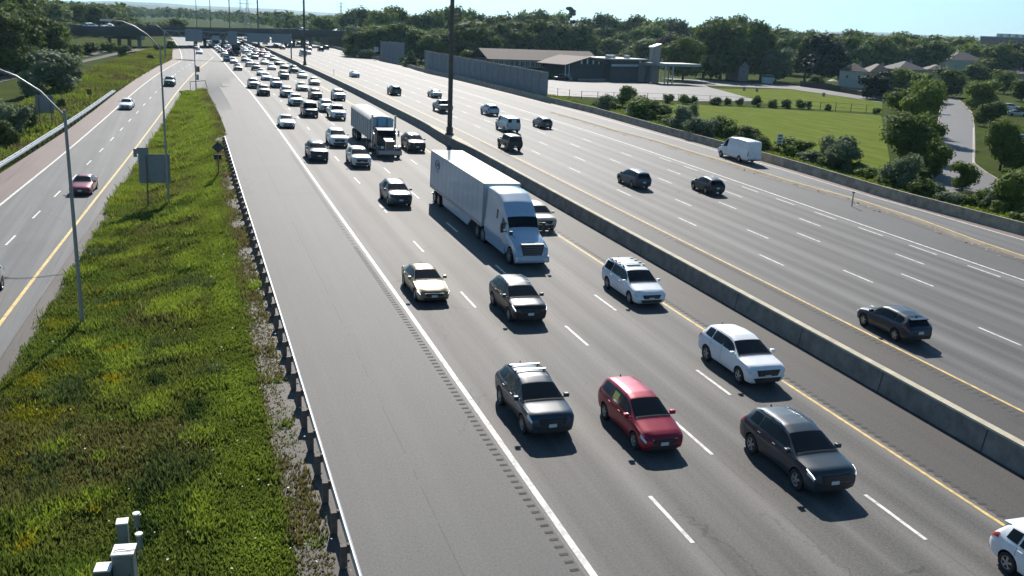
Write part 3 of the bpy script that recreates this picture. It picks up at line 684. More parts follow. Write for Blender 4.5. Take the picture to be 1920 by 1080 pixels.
PAINTED = ('body', 'mirror', 'door_handle', 'spoiler')
def make_car(kind, name, paint='white', rails=None, bars=False, sunroof=False, clad=0, drl=False, lod=0, spoiler=False, chrome=False, spare=False, dark_roof=False):
    P = PROF[kind]; L = Loft(P); root = empty(name); h = P['L'] / 2
    pm = M_paint[paint]
    L.body('body', [pm, M_blackp, M_blackp], root, P['wh'], P['wr'], clad)
    # glass
    L.patch('windshield', P['ws'][0], P['ws'][1], 8.15, 11, M_glass, root, mirror=True, off=.012, nu=8, nv=5)
    if kind == 'sprinter': pass
    elif kind == 'cargovan':
        L.patch('rear_window', P['rw'][0] - .02, P['rw'][1], 8.1, 10.2, M_glass, root, mirror=True, off=.012)
    else: L.patch('rear_window', P['rw'][0], P['rw'][1], 8.25, 11, M_glass, root, mirror=True, off=.012, nu=6, nv=5)
    for sd_ in (1, -1):
        for i, (a, c) in enumerate(P['sg']):
            L.patch('side_window', a, c, 6.22, 7.78, M_glass, root, side=sd_, off=.010, nu=8, nv=3, skew=(.22 if i == 0 else 0))
        for d in P['wh']:
            wheel(root, h - d, sd_ * (L.f('wb', d) - .125), P['wr'], n=24 if lod < 1 else 12, rim=lod < 1)
    # lamps
    for sd_ in (1, -1):
        L.patch('headlight', .03, .34, 4.7, 5.9, M_head, root, side=sd_, off=.014, nu=6, nv=3)
        if kind in ('cargovan', 'sprinter', 'jeep'):
            L.patch('tail_light', P['L'] - .10, P['L'] - .02, 5.0, 7.0, M_tail, root, side=sd_, off=.016, nu=2, nv=3)
        else: L.patch('tail_light', P['L'] - .42, P['L'] - .04, 4.9, 6.2, M_tail, root, side=sd_, off=.014, nu=5, nv=3)
    if lod > 1: return root
    # front end: grille, lower intake, plate, emblem bar
    zt, zb = L.f('top', .05), L.f('bot', .05); w0 = L.f('wb', 0)
    b = MB(); gz0, gz1 = lerp(zb, zt, .48), lerp(zb, zt, .90)
    b.prism([(-w0 * .70, gz1), (w0 * .70, gz1), (w0 * .58, gz0), (-w0 * .58, gz0)], h - .03, h + .025, 'x', 0)
    for k in range(4 if chrome else 2):
        z = lerp(gz0, gz1, (k + 1) / (5 if chrome else 3)); b.box(h + .02, h + .034, -w0 * .52, w0 * .52, z - .008, z + .008, 1)
    b.build('grille', [M_blackp, mat('dark_chrome', (.10, .105, .115), .4, .5)], root)
    b = MB(); z1 = lerp(zb, zt, .36); b.prism([(-w0 * .85, z1), (w0 * .85, z1), (w0 * .7, zb + .02), (-w0 * .7, zb + .02)], h - .03, h + .018, 'x'); b.build('lower_intake', M_blackp, root)
    b = MB(); b.box(h + .02, h + .04, -.155, .155, lerp(zb, zt, .37), lerp(zb, zt, .37) + .13); b.build('license_plate', M_plate, root)
    b = MB(); zr = .62 if kind not in ('suv', 'bigsuv', 'minivan', 'jeep', 'pickup') else .55; b.box(-h - .034, -h - .012, -.155, .155, zr, zr + .14); b.build('license_plate', M_plate, root)
    b = MB(); b.box(-h - .02, -h + .2, -L.f('wb', P['L']) * .9, L.f('wb', P['L']) * .9, P['bot'][-1][1] - .04, P['bot'][-1][1] + .1); b.build('rear_bumper', M_blackp, root)
    # bonnet shut lines, wiper, sill line
    for sd_ in (1, -1):
        L.patch('hood_seam', .30, P['ws'][0] - .05, 7.80, 7.90, M_blackp, root, side=sd_, off=.003, nu=8, nv=1)
    L.patch('wiper', P['ws'][0] - .03, P['ws'][0] + .03, 8.6, 11, M_blackp, root, mirror=True, off=.02, nu=1, nv=5)
    # mirrors
    dm = P['ws'][0] + .28
    for sd_ in (1, -1):
        p = L.S(dm, 6.25, sd_); b = MB()
        b.box(p.x - .09, p.x + .09, min(p.y + sd_ * .05, p.y + sd_ * .25), max(p.y + sd_ * .05, p.y + sd_ * .25), p.z + .02, p.z + .18)
        b.box(p.x - .03, p.x + .05, min(p.y - sd_ * .04, p.y + sd_ * .08), max(p.y - sd_ * .04, p.y + sd_ * .08), p.z + .0, p.z + .06)
        o = b.build('mirror', pm, root); md = o.modifiers.new('bv', 'BEVEL'); md.width = .03; md.segments = 2
    # door handles and door seams
    for sd_ in (1, -1):
        for (a, c) in P['sg'][:2]:
            if kind in ('cargovan', 'sprinter') : c = min(c, 2.2)
            p = L.S(c - .12, 5.2, sd_); b = MB(); b.box(p.x - .09, p.x + .09, min(p.y, p.y + sd_ * .03), max(p.y, p.y + sd_ * .03), p.z - .015, p.z + .015); b.build('door_handle', M_chrome if chrome else pm, root)
            L.patch('door_seam', c + .02, c + .035, 3.0, 6.1, M_blackp, root, side=sd_, off=.003, nu=1, nv=5)
    if rails:
        for sd_ in (1, -1):
            pts = [L.S(d, 8.5, sd_) + Vector((0, 0, .05 if 0 < k < 6 else .0)) for k, d in enumerate(np.linspace(P['ws'][1] + .35, P['rw'][0] - .25, 7))]
            b = MB(); b.tube(pts, .022, 6); b.build('roof_rail', M_chrome if rails == 'chrome' else M_blackp, root, smooth=40)
    if bars:
        for f_ in (.25, .7) if bars is True else bars:
            d = lerp(P['ws'][1] + .4, P['rw'][0] - .3, f_); w_ = L.f('wt', d) ; z = L.f('top', d)
            b = MB(); b.box(h - d - .04, h - d + .04, -w_, w_, z + .05, z + .08); b.box(h - d - .03, h - d + .03, -w_ * .92, -w_ * .84, z - .06, z + .05); b.box(h - d - .03, h - d + .03, w_ * .84, w_ * .92, z - .06, z + .05)
            b.build('roof_bar', M_blackp if bars is True else M_rim, root)
    if sunroof:
        L.patch('sunroof', P['ws'][1] + .42, P['ws'][1] + .85, 9.6, 11, M_glass, root, mirror=True, off=.008, nu=4, nv=4)
    if drl:
        for sd_ in (1, -1): L.patch('running_light', .03, .40, 5.55, 5.95, mat('running_lamp', (1, 1, 1), .3, emit=1.6), root, side=sd_, off=.02, nu=5, nv=2)
    if spoiler:
        d = P['rw'][0]; b = MB(); z = L.f('top', d - .05); w_ = L.f('wt', d - .1) * .95
        b.prism([(h - d + .12, z - .01), (h - d + .12, z + .02), (h - d - .16, z + .0), (h - d - .16, z - .035)], -w_, w_, 'y'); b.build('spoiler', pm, root)
    if spare:
        b = MB(); b.cyl((-h - .12, .05, 1.0), (1, 0, 0), .40, .24, 20); b.build('spare_wheel', M_tyre, root, smooth=40)
    if kind == 'pickup':
        b = MB(); b.box(-h + .08, -h + 1.78, -.82, .82, 1.262, 1.285); b.build('cargo_bed', M_blackp, root)
    # antenna fin
    d = P['rw'][0] - .2; z = L.f('top', d); b = MB(); b.prism([(h - d + .08, z - .01), (h - d - .08, z - .01), (h - d - .07, z + .07)], -.015, .015, 'y'); b.build('roof_antenna', M_blackp, root)
    return root

def repaint(o, paint):
    for ch in o.children:
        if ch.name.split('.')[0] in PAINTED:
            ch.material_slots[0].link = 'OBJECT'; ch.material_slots[0].material = M_paint[paint]
CAR_SCALE = 1.0
def put_vehicle(root, px, py, face, label, cat, group=None, s=None, slope=0., t=None, L=None):
    gs_, gt_ = G(px, py)
    if s is not None: gs_ = s + cs(gt_)
    if t is not None: gt_ = t
    L = L or 4.6
    tc = gt_ + L / 2; sc = gs_ + (cs(tc) - cs(gt_)) + slope * L / 2
    place(root, sc, tc, .055, face, slope); tag(root, label, cat, group); return root

OUR = 'vehicles heading towards the camera'
OPP = 'vehicles driving away on the opposite carriageway'
# --- near vehicles, one builder call each
def near(kind, name, paint, px, py, face, label, cat, **kw):
    sl_ = kw.pop('slope', 0.); s_ = kw.pop('s', None)
    r = make_car(kind, name, paint, **kw); put_vehicle(r, px, py, face, label, cat, OUR if face < 0 else OPP, slope=sl_, L=PROF[kind]['L'], s=s_); return r
near('sedan', 'sedan_car', 'beige', 814, 573, -1, 'beige sedan glinting in the sun in the lane next to the rumble strip', 'car', drl=True)
near('suv', 'sport_utility_vehicle', 'black', 994, 612, -1, 'black SUV with silver roof rails just ahead of the white box trailer', 'car', rails='chrome', drl=True, clad=3)
near('suv', 'sport_utility_vehicle', 'bluegrey', 1034, 828, -1, 'dark blue grey SUV with two crossbars on its roof, beside the rumble strip', 'car', rails='black', bars=(.35, .75), clad=3, sunroof=False)
near('compactvan', 'minivan', 'red', 1243, 858, -1, 'red compact minivan with a yellow panel behind its side window', 'car')
near('bigsuv', 'sport_utility_vehicle', 'white', 1436, 732, -1, 'white SUV with dark grille beside the yellow line, behind the dark grey SUV', 'car', chrome=True)
near('minivan', 'minivan', 'white', 1220, 579, -1, 'white minivan with black roof rails and a sunroof', 'car', rails='black', bars=(.1, .35, .6, .85), sunroof=True)
near('bigsuv', 'sport_utility_vehicle', 'darkgrey', 1560, 938, -1, 'dark grey SUV with chrome roof rails and lattice grille, nearest whole car at right', 'car', rails='chrome', drl=True, chrome=True)
near('hatch', 'hatchback_car', 'white', 2108, 1196, -1, 'white hatchback cut off by the bottom right corner of the picture', 'car', spoiler=True)
near('suv', 'sport_utility_vehicle', 'sand', 1022, 437, -1, 'pale SUV half hidden beside the white tractor unit', 'car')
near('suv', 'sport_utility_vehicle', 'grey', 752, 391, -1, 'dark SUV with a sun glint on its bonnet, left of the white box trailer', 'car', rails='black', clad=3)
near('suv', 'sport_utility_vehicle', 'pearl', 679, 317, -1, 'cream SUV with a glaring bonnet just in front of the dump truck', 'car')
near('suv', 'sport_utility_vehicle', 'navy', 599, 305, -1, 'dark navy SUV with a pale roof in the lane by the white edge line', 'car', sunroof=True)
near('bigsuv', 'sport_utility_vehicle', 'white', 637, 278, -1, 'off white SUV level with the dump truck on its left', 'car')
near('bigsuv', 'sport_utility_vehicle', 'black', 783, 287, -1, 'black SUV with bright bonnet between the dump truck and the yellow line', 'car', rails='chrome')
# departing
near('hatch', 'hatchback_car', 'navy', 1722, 650, 1, 'dark navy liftback driving away in the lane beside the median, nearest on the opposite road', 'car', spoiler=True)
near('compactvan', 'sport_utility_vehicle', 'bluegrey', 1207, 357, 1, 'boxy dark blue hatchback driving away, middle of the opposite road', 'car')
near('mini', 'hatchback_car', 'black', 1345, 368, 1, 'small rounded black hatchback with a pale roof driving away', 'car')
near('jeep', 'off_road_vehicle', 'black', 966, 286, 1, 'black boxy off-road vehicle driving away beside the median mast', 'car')
near('cargovan', 'cargo_van', 'lightblue', 963, 251, 1, 'silver passenger van with dark rear windows driving away', 'van')
near('hatch', 'hatchback_car', 'grey', 1026, 243, 1, 'grey hatchback driving away right of the silver passenger van', 'car')
near('suv', 'sport_utility_vehicle', 'lightblue', 926, 219, 1, 'pale blue SUV driving away behind the silver passenger van', 'car')
near('pickup', 'pickup_truck', 'grey', 838, 214, 1, 'grey pickup truck driving away, partly hidden by the thick median mast', 'truck')
near('sprinter', 'panel_van', 'white', 1413, 309, 1, 'tall white panel van on the right hand ramp beside the barrier', 'van', slope=-.03)

# yellow panel seen in the red minivan's window
for o in list(bpy.data.objects):
    if o.name.startswith('minivan') and o.get('label', '').startswith('red'):
        LL = Loft(PROF['compactvan']); LL.patch('window_panel', 2.62, 3.05, 6.5, 7.45, mat('yellow_panel', (.55, .55, .12), .6), o, side=-1, off=.016)
        LL.patch('window_panel', 2.62, 3.05, 6.5, 7.45, mat('yellow_panel', (.55, .55, .12), .6), o, side=1, off=.016)

# --- prototypes for the queue
PROTO = {}
def queue_car(kind, paint, px, py, face, label, cat='car', lod=1, group='cars queuing towards the camera', s=None, slope=0.):
    key = (kind, lod)
    NM = dict(suv='sport_utility_vehicle', bigsuv='sport_utility_vehicle', sedan='sedan_car', hatch='hatchback_car', minivan='minivan', pickup='pickup_truck', cargovan='cargo_van', jeep='off_road_vehicle', compactvan='minivan')
    if key not in PROTO: PROTO[key] = r = make_car(kind, NM[kind], paint, lod=lod)
    else: r = copy_tree(PROTO[key])
    repaint(r, paint)
    return put_vehicle(r, px, py, face, label, cat, group, L=PROF[kind]['L'], s=s, slope=slope)
Q = [('sedan', 'white', 540, 242, 'white sedan alone in the lane by the white edge line, behind the dark navy SUV'),
 ('cargovan', 'black', 584, 222, 'tall black van in the second lane of the queue'),
 ('pickup', 'white', 636, 227, 'white pickup truck just behind the off white SUV'),
 ('suv', 'silver', 615, 212, 'silver SUV tucked between the black van and the white pickup'),
 ('bigsuv', 'silver', 638, 190, 'large silver SUV nearest the median behind the dump truck'),
 ('suv', 'brown', 594, 188, 'dark SUV half hidden behind the black van'),
 ('suv', 'white', 557, 200, 'white SUV directly left of the black van'),
 ('suv', 'silver', 540, 184, 'silver SUV in the second lane two places behind the black van'),
 ('suv', 'darkgrey', 496, 181, 'dark SUV at the white edge line, second car back there'),
 ('suv', 'silver', 477, 167, 'pale silver SUV third from front at the white edge line'),
 ('sedan', 'pearl', 569, 172, 'cream sedan in the third lane ahead of the green SUV'),
 ('sedan', 'silver', 592, 161, 'silver sedan by the yellow line behind the large silver SUV'),
 ('suv', 'lightblue', 520, 166, 'pale blue SUV in the second lane'),
 ('sedan', 'white', 501, 152, 'white sedan with bright bonnet in the second lane, mid queue'),
 ('bigsuv', 'green', 534, 150, 'dark green SUV in the third lane, mid queue'),
 ('sedan', 'white', 569, 148, 'white sedan near the median, mid queue'),
 ('sedan', 'silver', 492, 143, 'silver sedan half hidden behind a white sedan in the second lane'),
 ('suv', 'darkgrey', 552, 138, 'dark SUV with pale roof by the yellow line, mid queue'),
 ('sedan', 'darkgrey', 447, 133, 'dark sedan at the white edge line, mid queue'),
 ('suv', 'grey', 481, 133, 'grey SUV in the second lane, mid queue'),
 ('sedan', 'white', 511, 132, 'white sedan in the third lane ahead of a dark car'),
 ('sedan', 'green', 534, 130, 'green sedan with white roof glare by the yellow line'),
 ('suv', 'silver', 469, 126, 'silver SUV in the second lane behind a grey one'),
 ('sedan', 'darkgrey', 523, 123, 'dark sedan at the yellow line right of a pale green car'),
 ('sedan', 'silver', 497, 122, 'silver sedan in the third lane, rear half of the queue'),
 ('sedan', 'silver', 439, 120, 'silver sedan at the edge line behind a dark one'),
 ('sedan', 'grey', 426, 116, 'grey car at the edge line left of a silver sedan'),
 ('sedan', 'green', 460, 116, 'pale green sedan in the second lane, rear half of the queue'),
 ('sedan', 'teal', 514, 115, 'teal sedan at the yellow line, rear half of the queue'),
 ('sedan', 'black', 479, 111, 'black car in the third lane behind the pale green sedan'),
 ('suv', 'pearl', 503, 109, 'pinkish white car beside the median near the tall mast'),
 ('sedan', 'teal', 470, 104, 'pale teal sedan beside the dark highway truck'),
 ('suv', 'brown', 494, 103, 'brown car in front of the far median post'),
 ('suv', 'maroon', 427, 104, 'pinkish maroon SUV at the edge line left of the dark highway truck'),
 ('sedan', 'black', 481, 99, 'black sedan right behind the dark highway truck'),
 ('suv', 'white', 404, 88, 'small white car at the start of the edge line')]
qi = 0
for kind, paint, px, py, lab in Q:
    queue_car(kind, paint, px, py, -1, lab, lod=1 if py > 150 else 2)
# departing, smaller
for kind, paint, px, py, lab in [('sedan', 'silver', 821, 185, 'silver sedan driving away above the grey pickup'), ('suv', 'green', 744, 180, 'dark green SUV driving away along the median lane'),
        ('sedan', 'white', 668, 146, 'lone white sedan driving away in the middle distance'), ('suv', 'darkgrey', 603, 97, 'dark SUV driving away, left of a second dark car near the bridge'),
        ('suv', 'darkgrey', 613, 94, 'dark car driving away just right of another near the bridge'), ('sedan', 'white', 579, 103, 'small white car driving away right of the tall mast'),
        ('cargovan', 'lightblue', 570, 106, 'pale teal van driving away behind the tall mast'), ('sedan', 'maroon', 581, 95, 'dark red car driving away behind a small white car'),
        ('suv', 'darkgrey', 518, 91, 'dark car driving away left of the far median post'), ('sedan', 'grey', 531, 93, 'grey car driving away right of the far median post'),
        ('sedan', 'white', 576, 85.5, 'white car driving away under the bridge, rightmost'), ('sedan', 'white', 533, 84, 'white car driving away under the bridge by the gantry post'),
        ('suv', 'navy', 561, 86, 'dark blue car driving away under the bridge'), ('sedan', 'silver', 546, 84.5, 'silver car driving away under the bridge')]:
    queue_car(kind, paint, px, py, 1, lab, lod=1 if py > 120 else 2, group=OPP)
# left ramp
rs = .066
RG = 'cars on the left ramp'
queue_car('sedan', 'maroon', 150, 369, -1, 'maroon sedan on the left ramp behind the near lamp post', lod=0, group=RG, slope=rs)
queue_car('sedan', 'white', 235, 207, -1, 'white sedan on the left ramp near the red shoulder', lod=0, group=RG, slope=rs)
queue_car('suv', 'teal', 317, 163, -1, 'teal SUV on the left ramp behind the slim lamp post', lod=1, group=RG, slope=rs)
queue_car('suv', 'silver', -62, 580, -1, 'silver SUV cut off by the left border on the ramp', lod=0, group=RG, slope=rs)
queue_car('sedan', 'white', 374, 102, -1, 'white car at the far end of the left ramp', lod=2, group=RG)
queue_car('sedan', 'darkgrey', 369, 93, -1, 'dark car beyond the white one at the far end of the left ramp', lod=2, group=RG)
queue_car('sedan', 'silver', 375, 80, -1, 'small silver car on the left ramp before the bridge', lod=2, group=RG)
# the packed far end of the jam
LANES = (12.4, 16.25, 20.0, 23.6)
fillc = ['white', 'white', 'silver', 'white', 'silver', 'grey', 'darkgrey', 'pearl', 'teal', 'lightblue', 'maroon', 'black', 'green']
for li, s in enumerate(LANES):
    t = 292 + [8, 22, 0, 4][li]; k = 0
    while t < 690:
        if li == 1 and t < 322: t += 8; continue
        kind = random.choice(['sedan', 'suv', 'suv', 'hatch', 'minivan', 'pickup']); paint = random.choice(fillc)
        NMm = {'sedan': 'sedan_car', 'suv': 'sport_utility_vehicle', 'hatch': 'hatchback_car', 'minivan': 'minivan', 'pickup': 'pickup_truck'}
        key = (kind, 2)
        if key not in PROTO: PROTO[key] = r = make_car(kind, NMm[kind], paint, lod=2)
        else: r = copy_tree(PROTO[key])
        repaint(r, paint)
        tt = t + random.uniform(-1, 1); place(r, s + cs(tt) + random.uniform(-.25, .25), tt, .055, -1)
        cw = {'white': 'white', 'silver': 'silver', 'grey': 'grey', 'darkgrey': 'dark grey', 'pearl': 'cream', 'teal': 'teal', 'lightblue': 'pale blue', 'maroon': 'maroon', 'black': 'black', 'green': 'green'}[paint]
        lw = ['edge', 'second', 'third', 'median'][li] + ' lane'
        tag(r, 'tiny %s %s in the %s of the far jam %s the bridge' % (cw, {'sedan': 'sedan', 'suv': 'SUV', 'hatch': 'hatchback', 'minivan': 'minivan', 'pickup': 'pickup'}[kind], lw, 'before' if tt < 370 else 'beyond'), 'car', 'cars packed at the far end of the jam')
        t += random.uniform(9.5, 13) if t < 420 else random.uniform(10, 15); k += 1
for s, tt, paint in ((36, 420, 'white'), (40, 455, 'silver'), (44, 402, 'darkgrey'), (48, 440, 'white'), (51, 480, 'grey'), (36, 500, 'white'), (43, 520, 'silver')):
    r = copy_tree(PROTO[('sedan', 2)]); repaint(r, paint); place(r, s + cs(tt), tt, .055, 1)
    tag(r, 'tiny %s car driving away beyond the bridge' % {'darkgrey': 'dark grey'}.get(paint, paint), 'car', 'cars driving away beyond the bridge')

# ---- heavy vehicles
def add_wheels(root, xs, hw, r, w=.28, dual=False):
    for x in xs:
        for sd_ in (1, -1): wheel(root, x, sd_ * (hw - (w * (1.0 if dual else .5))), r, w * (2 if dual else 1), 22)
M_trail = mat('trailer_shaded_white', (.52, .55, .59), .42, coat=.3, var=.05, scale=.5)  # white trailer; the shade on its sides is put into this blue-grey
M_trtop = mat('trailer_roof', (.74, .70, .58), .6, var=.08, scale=.4)
M_cab = mat('cab_pale_blue', (.34, .46, .58), .32, 0, coat=1)
def semi():
    root = empty('semi_truck', label='white semi trailer truck with pale blue sleeper cab and long box trailer', cat='truck')
    # origin: front bumper at x=+L/2 with L=21.5
    TL = 21.5; h = TL / 2
    P = dict(L=6.4, soft=.05, crown=.10, top=[(0, .95), (.06, 1.25), (.35, 1.45), (1.7, 1.95), (1.85, 2.05), (2.35, 2.80), (2.6, 2.95), (3.3, 3.55), (4.2, 3.95), (5.2, 4.02), (6.35, 4.02), (6.4, 3.9)],
        belt=[(0, .9), (.2, 1.2), (1.8, 1.75), (2.4, 1.8), (6.4, 1.8)],
        wb=[(0, .95), (.1, 1.08), (.5, 1.15), (1.9, 1.15), (2.5, 1.22), (6.4, 1.24)], wt=[(0, .72), (.5, .82), (1.8, .98), (2.4, 1.02), (3.6, 1.02), (5.2, 1.1), (6.4, 1.12)],
        bot=[(0, .45), (.1, .3), (6.4, .42)])
    L = Loft(P); cab = L.body('cab', [M_cab, M_blackp, M_blackp], root, (1.05,), .52, arch=.10); cab.location.x = h - 3.2
    def pt(*a, **k): o = L.patch(*a, **k); o.parent = cab; return o
    pt('windshield', 1.93, 2.34, 8.1, 11, M_glass, cab, mirror=True, off=.02)
    for sd_ in (1, -1):
        pt('side_window', 2.35, 3.0, 6.3, 7.0 + .2, M_glass, cab, side=sd_, off=.012)
        pt('sleeper_window', 3.9, 4.15, 6.5, 7.1, M_glass, cab, side=sd_, off=.012)
        pt('headlight', .12, .75, 4.4, 5.6, M_head, cab, side=sd_, off=.02)
        pt('door_seam', 3.18, 3.21, 2.4, 7.3, M_blackp, cab, side=sd_, off=.004, nu=1)
        pt('roof_marker_light', 2.62, 2.66, 10.0, 10.2, mat('amber_lens', (.5, .25, .03), .3), cab, side=sd_, off=.02, nu=1, nv=1)
    b = MB(); b.prism([(-.74, 1.50), (.74, 1.50), (.64, .78), (-.64, .78)], 3.2 - .25, 3.2 + .02, 'x', 0)
    for k in range(6): z = .84 + k * .115; b.box(3.2 + .015, 3.2 + .04, -.64, .64, z, z + .03, 1)
    b.build('grille', [M_blackp, mat('grille_slat', (.16, .19, .22), .4, .3)], cab)
    b = MB(); b.prism([(3.23, .32), (3.28, .45), (3.24, .72), (3.0, .74), (3.0, .32)], -1.12, 1.12, 'y'); b.build('bumper', M_cab, cab)
    for y in (-.85, .85):
        b = MB(); b.cyl((3.26, y, .52), (1, 0, 0), .10, .06, 14); b.build('fog_light', M_head, cab)
    for sd_ in (1, -1):
        b = MB(); b.box(1.08, 1.18, sd_ * 1.42 - .09, sd_ * 1.42 + .09, 1.8, 2.42); b.tube([(1.1, sd_ * 1.1, 1.85), (1.1, sd_ * 1.42, 1.85)], .03, 6); b.tube([(1.1, sd_ * 1.1, 2.4), (1.1, sd_ * 1.42, 2.4)], .03, 6); b.build('mirror', M_blackp, cab)
        b = MB(); b.tube([(2.3, sd_ * .9, 1.7), (2.3, sd_ * 1.2, 1.95)], .02, 6); b.box(2.24, 2.36, sd_ * 1.2 - .1, sd_ * 1.2 + .1, 1.9, 2.15); b.build('hood_mirror', M_blackp, cab)
        b = MB(); b.box(-3.6, 1.1, sd_ * 1.16 - .04, sd_ * 1.16 + .04, .38, 1.0); b.build('side_fairing', M_cab, cab)
    b = MB(); b.box(-8.6, 7, -.42, -.30, .75, 1.0); b.box(-8.6, 7, .3, .42, .75, 1.0); fr = b.build('chassis', M_blackp, root); 
    fr.location.x = 3.6 - 0
    fr.location.x = h - 9.2
    wheel(root, h - 1.05, 1.06, .52, .3, 24); wheel(root, h - 1.05, -1.06, .52, .3, 24)
    add_wheels(root, (h - 6.7, h - 8.0), 1.24, .52, .29, True)
    # trailer
    x1 = h - 6.75; x0 = x1 - 14.7
    b = MB(); b.box(x0, x1, -1.30, 1.30, 1.16, 4.04); tr = b.build('trailer_box', M_trail, root)
    for sd_ in (1, -1):
        b = MB(); x = x0 + 1.22
        while x < x1 - .3: b.box(x - .012, x + .012, sd_ * 1.301 - .006, sd_ * 1.301 + .006, 1.3, 4.0); x += 1.22
        b.build('panel_seam', mat('seam_grey', (.34, .38, .42), .5), tr)
        for k in range(7): b = MB(); x = x0 + .6 + k * 2.3; b.box(x - .05, x + .05, sd_ * 1.33 - .01, sd_ * 1.33 + .01, 1.15, 1.22); b.build('marker_light', mat('amber_lens', (.5, .25, .03), .3), tr)
    b = MB(); b.box(x0 - .02, x1 + .02, -1.31, 1.31, 4.03, 4.10); b.build('trailer_roof', M_trtop, tr)
    for sd_ in (1, -1):
        b = MB(); b.box(x0 - .015, x1 + .015, sd_ * 1.312 - .012, sd_ * 1.312 + .012, 1.08, 1.30); b.build('lower_rail', M_galv, tr)
        b = MB(); b.prism([(x0 + 3.9, 1.15), (x1 - 2.6, 1.15), (x1 - 3.6, .42), (x0 + 4.1, .42)], sd_ * 1.25 - .02, sd_ * 1.25 + .02, 'y'); b.build('side_skirt', M_trail, root)
        for x in (x0 + .02, x1 - .02):
            b = MB(); b.box(x - .06, x + .06, sd_ * 1.318 - .006, sd_ * 1.318 + .006, 1.2, 4.03); b.build('corner_post', M_galv, tr)
    b = MB(); b.box(x1 + .0, x1 + .06, -1.0, 1.0, 2.6, 3.7); 
    b.build('nose_panel', mat('nose_panel', (.5, .5, .5), .5), tr)
    # oval emblem near the trailer's rear, right-hand side
    for sd_ in (1, -1):
        b = MB(); pts = []; cx, cz = x0 + 2.2, 3.25
        for k in range(25):
            a = 2 * math.pi * k / 24; pts.append((cx + .62 * math.cos(a), sd_ * 1.308, cz + .36 * math.sin(a)))
        b.tube(pts, .045, 5, caps=False)
        for i, dx in enumerate((-.3, -.1, .1, .3)):
            b.box(cx + dx - .05, cx + dx + .05, sd_ * 1.305 - .01, sd_ * 1.305 + .01, cz - .14, cz + .16)
        b.box(cx - .35, cx + .35, sd_ * 1.305 - .01, sd_ * 1.305 + .01, cz - .58, cz - .50)
        b.build('emblem', mat('emblem_grey', (.14, .17, .22), .5), tr)
    add_wheels(root, (x0 + 1.4, x0 + 2.7), 1.29, .50, .27, True)
    b = MB(); b.box(x0 + .05, x0 + .2, -1.15, 1.15, .5, .62); b.box(x0 + .08, x0 + .2, -.6, -.5, .55, 1.16); b.box(x0 + .08, x0 + .2, .5, .6, .55, 1.16); b.build('rear_bumper', M_galv, root)
    return root, TL
r, TL = semi(); put_vehicle(r, 1008, 503, -1, r['label'], 'truck', 'vehicles heading towards the camera', L=TL, s=20.25)

